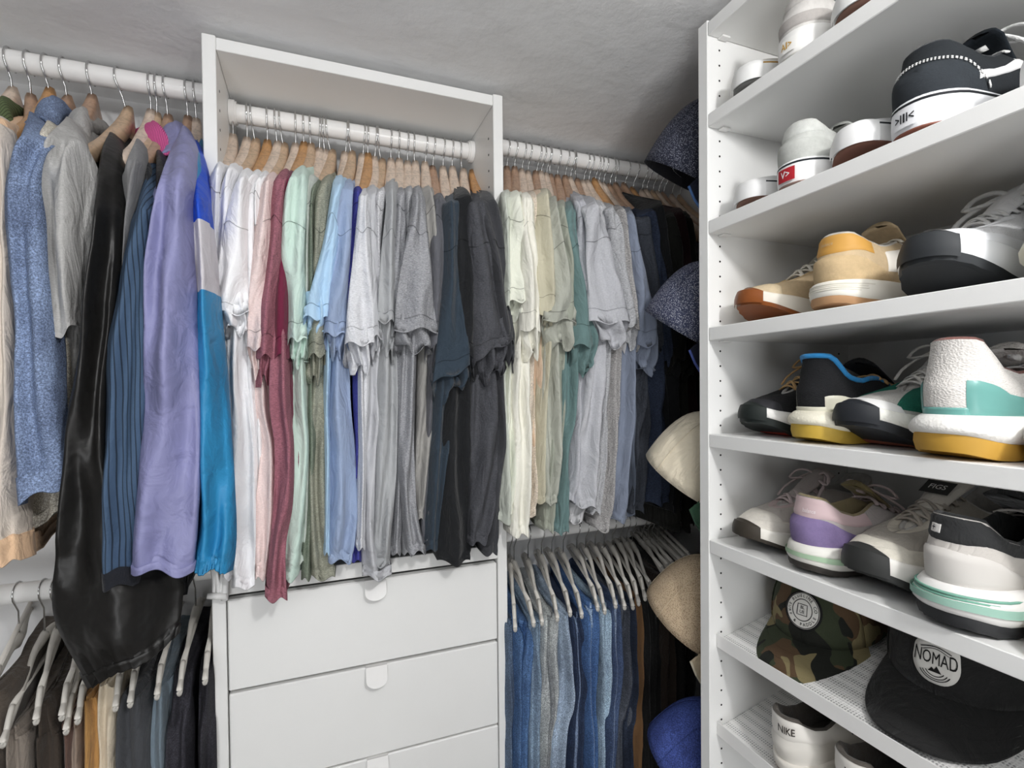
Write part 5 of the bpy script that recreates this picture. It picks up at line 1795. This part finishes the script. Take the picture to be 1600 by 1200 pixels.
def patch_round(t, dome):
    mb = MB()
    R_ = .031
    rings = [[on_dome(dome, R_ * r * math.cos(2 * math.pi * k / 40), R_ * r * math.sin(2 * math.pi * k / 40), .0024 if r < 1 else .0006) for k in range(40)] for r in (1.0, .985, .8, .5, .2, .02)]
    mb.grid(rings, wrap=True, cap1=True); mb.build('patch_disc', mat('patch_black', '#141414', .8), t, True)
    mb = MB()
    rings = [[on_dome(dome, R_ * r * math.cos(2 * math.pi * k / 40), R_ * r * math.sin(2 * math.pi * k / 40), .0030) for k in range(40)] for r in (.88, .6, .3, .02)]
    mb.grid(rings, wrap=True, cap1=True); mb.build('patch_face', mat('patch_white', '#e9e7e1', .8), t, True)
    mb = MB()
    for r in (.845, .52):
        mb.tube([on_dome(dome, R_ * r * math.cos(2 * math.pi * k / 40), R_ * r * math.sin(2 * math.pi * k / 40), .0033) for k in range(40)], .00055, 4, closed=True)
    q = .26 * R_
    sq = [(-q, -q), (q, -q), (q, q), (-q, q)]
    pts = []
    for k in range(4):
        x0, y0 = sq[k]; x1, y1 = sq[(k + 1) % 4]
        for f in (0, .33, .66):
            pts.append(on_dome(dome, x0 + (x1 - x0) * f, y0 + (y1 - y0) * f, .0033))
    mb.tube(pts, .00055, 4, closed=True)
    letters(mb, 'BL', lambda x, y: on_dome(dome, x, y + .0034, .0034), .0068)
    letters(mb, 'UE', lambda x, y: on_dome(dome, x, y - .0034, .0034), .0068)
    def ringtext(word, mid, r, size, flip):
        V0 = [text_flat(ch) for ch in word]
        n = len(word)
        step = math.radians(14.0)
        for i, ch in enumerate(word):
            if ch == ' ':
                continue
            a = mid + (((n - 1) / 2 - i) * step if not flip else (i - (n - 1) / 2) * step)
            def fn(x, y):
                if not flip:
                    px = math.cos(a) * (r + y) + math.sin(a) * x
                    py = math.sin(a) * (r + y) - math.cos(a) * x
                else:
                    px = math.cos(a) * (r - y) - math.sin(a) * x
                    py = math.sin(a) * (r - y) + math.cos(a) * x
                return on_dome(dome, px, py, .0034)
            letters(mb, ch, fn, size)
    ringtext('BLUELINE CO', math.radians(76), R_ * .69, .0066, False)
    ringtext('SURF & PADDLE', math.radians(254), R_ * .69, .0060, True)
    mb.build('lettering', mat('patch_ink', '#141414', .8), t)


def patch_shield(t, dome):
    od = lambda d_, x_, y_, o_: on_dome(d_, x_, y_ - .013, o_)
    K_ = .70

    def outline(k):
        k = k * K_
        pts = []
        w, top_, bot = .036 * k, .030 * k, .034 * k
        for i in range(40):
            a = 2 * math.pi * i / 40
            c_, s_ = math.cos(a), math.sin(a)
            x = w * math.copysign(abs(c_) ** (.34 if s_ > 0 else .8), c_)
            y = (top_ if s_ > 0 else bot) * math.copysign(abs(s_) ** (.34 if s_ > 0 else 1.0), s_)
            pts.append((x, y))
        return pts
    mb = MB()
    mb.grid([[od(dome, x, y, o) for x, y in outline(k)] for k, o in ((1, .0006), (.98, .0022), (.7, .0024), (.4, .0024), (.05, .0024))], wrap=True, cap1=True)
    mb.build('patch_face', mat('patch_white', '#e9e7e1', .8), t, True)
    mb = MB()
    V, F = text_flat('NOMAD', bold=0.0)
    mb.add([od(dome, K_ * x * .0175, K_ * ((y * .027) * (1 + .25 * (x / 1.9) ** 2) + .004), .0029) for x, y in V], F)
    # arched small line, mountain and lake rings
    mb.tube([od(dome, K_ * (-.024 + .048 * i / 12), .0125 + .004 * math.sin(math.pi * i / 12), .0027) for i in range(13)], .0006, 4)
    mb.tube([od(dome, K_ * (-.020 + .040 * i / 12), .0102 + .004 * math.sin(math.pi * i / 12), .0027) for i in range(13)], .0004, 4)
    mt_ = [(-.010, -.016), (-.004, -.009), (-.001, -.012), (.003, -.006), (.010, -.016)]
    c_ = [od(dome, K_ * x, K_ * y, .0029) for x, y in mt_]
    mb.add(c_, [(0, 1, 2), (0, 2, 4), (2, 3, 4)])
    for r in (.014, .019, .023):
        mb.tube([od(dome, K_ * r * math.cos(math.radians(200 + 140 * i / 14)), K_ * (-.012 + .72 * r * math.sin(math.radians(200 + 140 * i / 14))), .0027) for i in range(15)], .0005, 4)
    mb.build('lettering', mat('patch_ink', '#141414', .8), t)


CAMO = mat('camouflage_twill', '#383f2d', .9, kind='camo')
CAPBLK = mat('black_twill', '#191919', .85, kind='cloth')
cap('camouflage cap with a round black and white badge on the slanted shelf', (.742, .560, CZ - .358), frame((-.20, -.06, 1), (-1, -.28, -.22)), CAMO, CAMO, CAMO, under=CAPBLK, patch_=patch_round, hh=.098, droop=.012, sc=.97, bend=.014, bl=.066)
cap('large black cap with a white NOMAD badge on the slanted shelf', (.766, .388, CZ - .346), frame((-.20, -.03, 1), (-1, -.15, -.22)), CAPBLK, CAPBLK, CAPBLK, patch_=patch_shield, hh=.098, droop=.010, sc=1.04, bend=.014, bl=.074)
# caps hanging on the outer face of the shelving, brims down
NAVYM = mat('navy_mesh', '#262a3a', .8, kind='mesh', hole='#8d8f9c', scale=420)
NAVYM2 = mat('navy_grey_mesh', '#3b4058', .8, kind='mesh', hole='#b9bcc6', scale=420)
NAVYC = mat('navy_twill', '#12162a', .85, kind='cloth')
BLUEE = mat('blue_edging', '#4d72a8', .7)
INDIGO = mat('indigo_edging', '#4d5da3', .7)
WHITEC = mat('white_twill', '#dfdedd', .85, kind='cloth')
CREAMC = mat('cream_twill', '#e8ddc6', .85, kind='cloth')
GREENU = mat('green_underbrim', '#42664f', .8, kind='cloth')
BROWNC = mat('brown_twill', '#5a4738', .85, kind='cloth')
BLUEB = mat('cobalt_brim', '#2f4fc4', .7, kind='cloth')
TANM = mat('tan_mesh', '#cdb79a', .85, kind='mesh', hole='#8b7257', scale=420)
TANC = mat('tan_twill', '#d6c5a8', .85, kind='cloth')
BLUEC = mat('denim_blue_twill', '#4658a0', .85, kind='denim')
G_ = None
HX = .672


def hook_on_panel(z, label):
    t = thing('wall_hook', label, 'hook', (HX, P1, CZ + z), group='cap hooks on the side of the shelving')
    mb = MB()
    mb.box((HX - .012, P1 + .0002, CZ + z - .02), (HX + .012, P1 + .003, CZ + z + .02), bev=.0008)
    mb.build('back_plate', WHITE2, t, origin=t.location)
    mb = MB()
    mb.tube([Vector(p) for p in catmull([(HX, P1 + .003, CZ + z - .008), (HX, P1 + .02, CZ + z - .014), (HX, P1 + .032, CZ + z - .004), (HX, P1 + .034, CZ + z + .010)], 12)], .0028, 8)
    mb.build('prong', WHITE2, t, True, origin=t.location)


for z, lb in ((.47, 'white hook on the shelving side behind the top navy cap'), (.20, 'white hook on the shelving side behind the second navy cap'), (-.08, 'white hook on the shelving side behind the cream cap'),
              (-.32, 'white hook on the shelving side behind the tan mesh cap'), (-.57, 'white hook on the shelving side behind the blue cap')):
    hook_on_panel(z, lb)
HB = dict(beta=.86, bend=.012)


def hang(desc, z, cols, dx=0.0, dy=0.0, sc=.95, hh=.138, roll=0.0, zx=-.66, **k):
    # hung upright over its hook, tipped forward, the brim flat against the shelving side
    cap(desc, (.648 + dx, .772 + dy, CZ + z), frame((.30, -.44, .80), (.40, -.56, -.62)), *cols, hh=hh, sc=sc, **k, **HB)


hang('white cap nested behind the top navy mesh cap', .375, (WHITEC, WHITEC, WHITEC), dx=.050, dy=-.008, sc=.86)
hang('navy mesh cap with a pale blue brim edge, topmost of the hanging caps', .380, (NAVYC, NAVYM, NAVYC), rim=BLUEE, under=NAVYC, hh=.150)
hang('white cap nested behind the navy and grey mesh cap', .095, (WHITEC, WHITEC, WHITEC), dx=.050, dy=-.008, sc=.86, rim=WHITEC)
hang('navy and grey mesh cap with an indigo brim edge, second from the top', .100, (NAVYC, NAVYM2, NAVYC), rim=INDIGO, under=NAVYC)
hang('brown cap with a cobalt blue brim nested behind the cream one', -.185, (BROWNC, BROWNC, BLUEB), dx=.050, dy=-.008, sc=.86, rim=BLUEB, under=BLUEB)
hang('cream twill cap with a green underbrim', -.175, (CREAMC, CREAMC, GREENU), rim=GREENU, under=GREENU, stitch=CREAMC)
hang('white cap nested behind the tan mesh cap', -.445, (WHITEC, WHITEC, WHITEC), dx=.050, dy=-.008, sc=.86, rim=GREENU)
hang('tan mesh cap with a cream brim', -.440, (TANC, TANM, TANC), rim=CREAMC, stitch=TANC)
hang('denim blue cap, lowest of the hanging caps', -.712, (BLUEC, BLUEC, BLUEC))
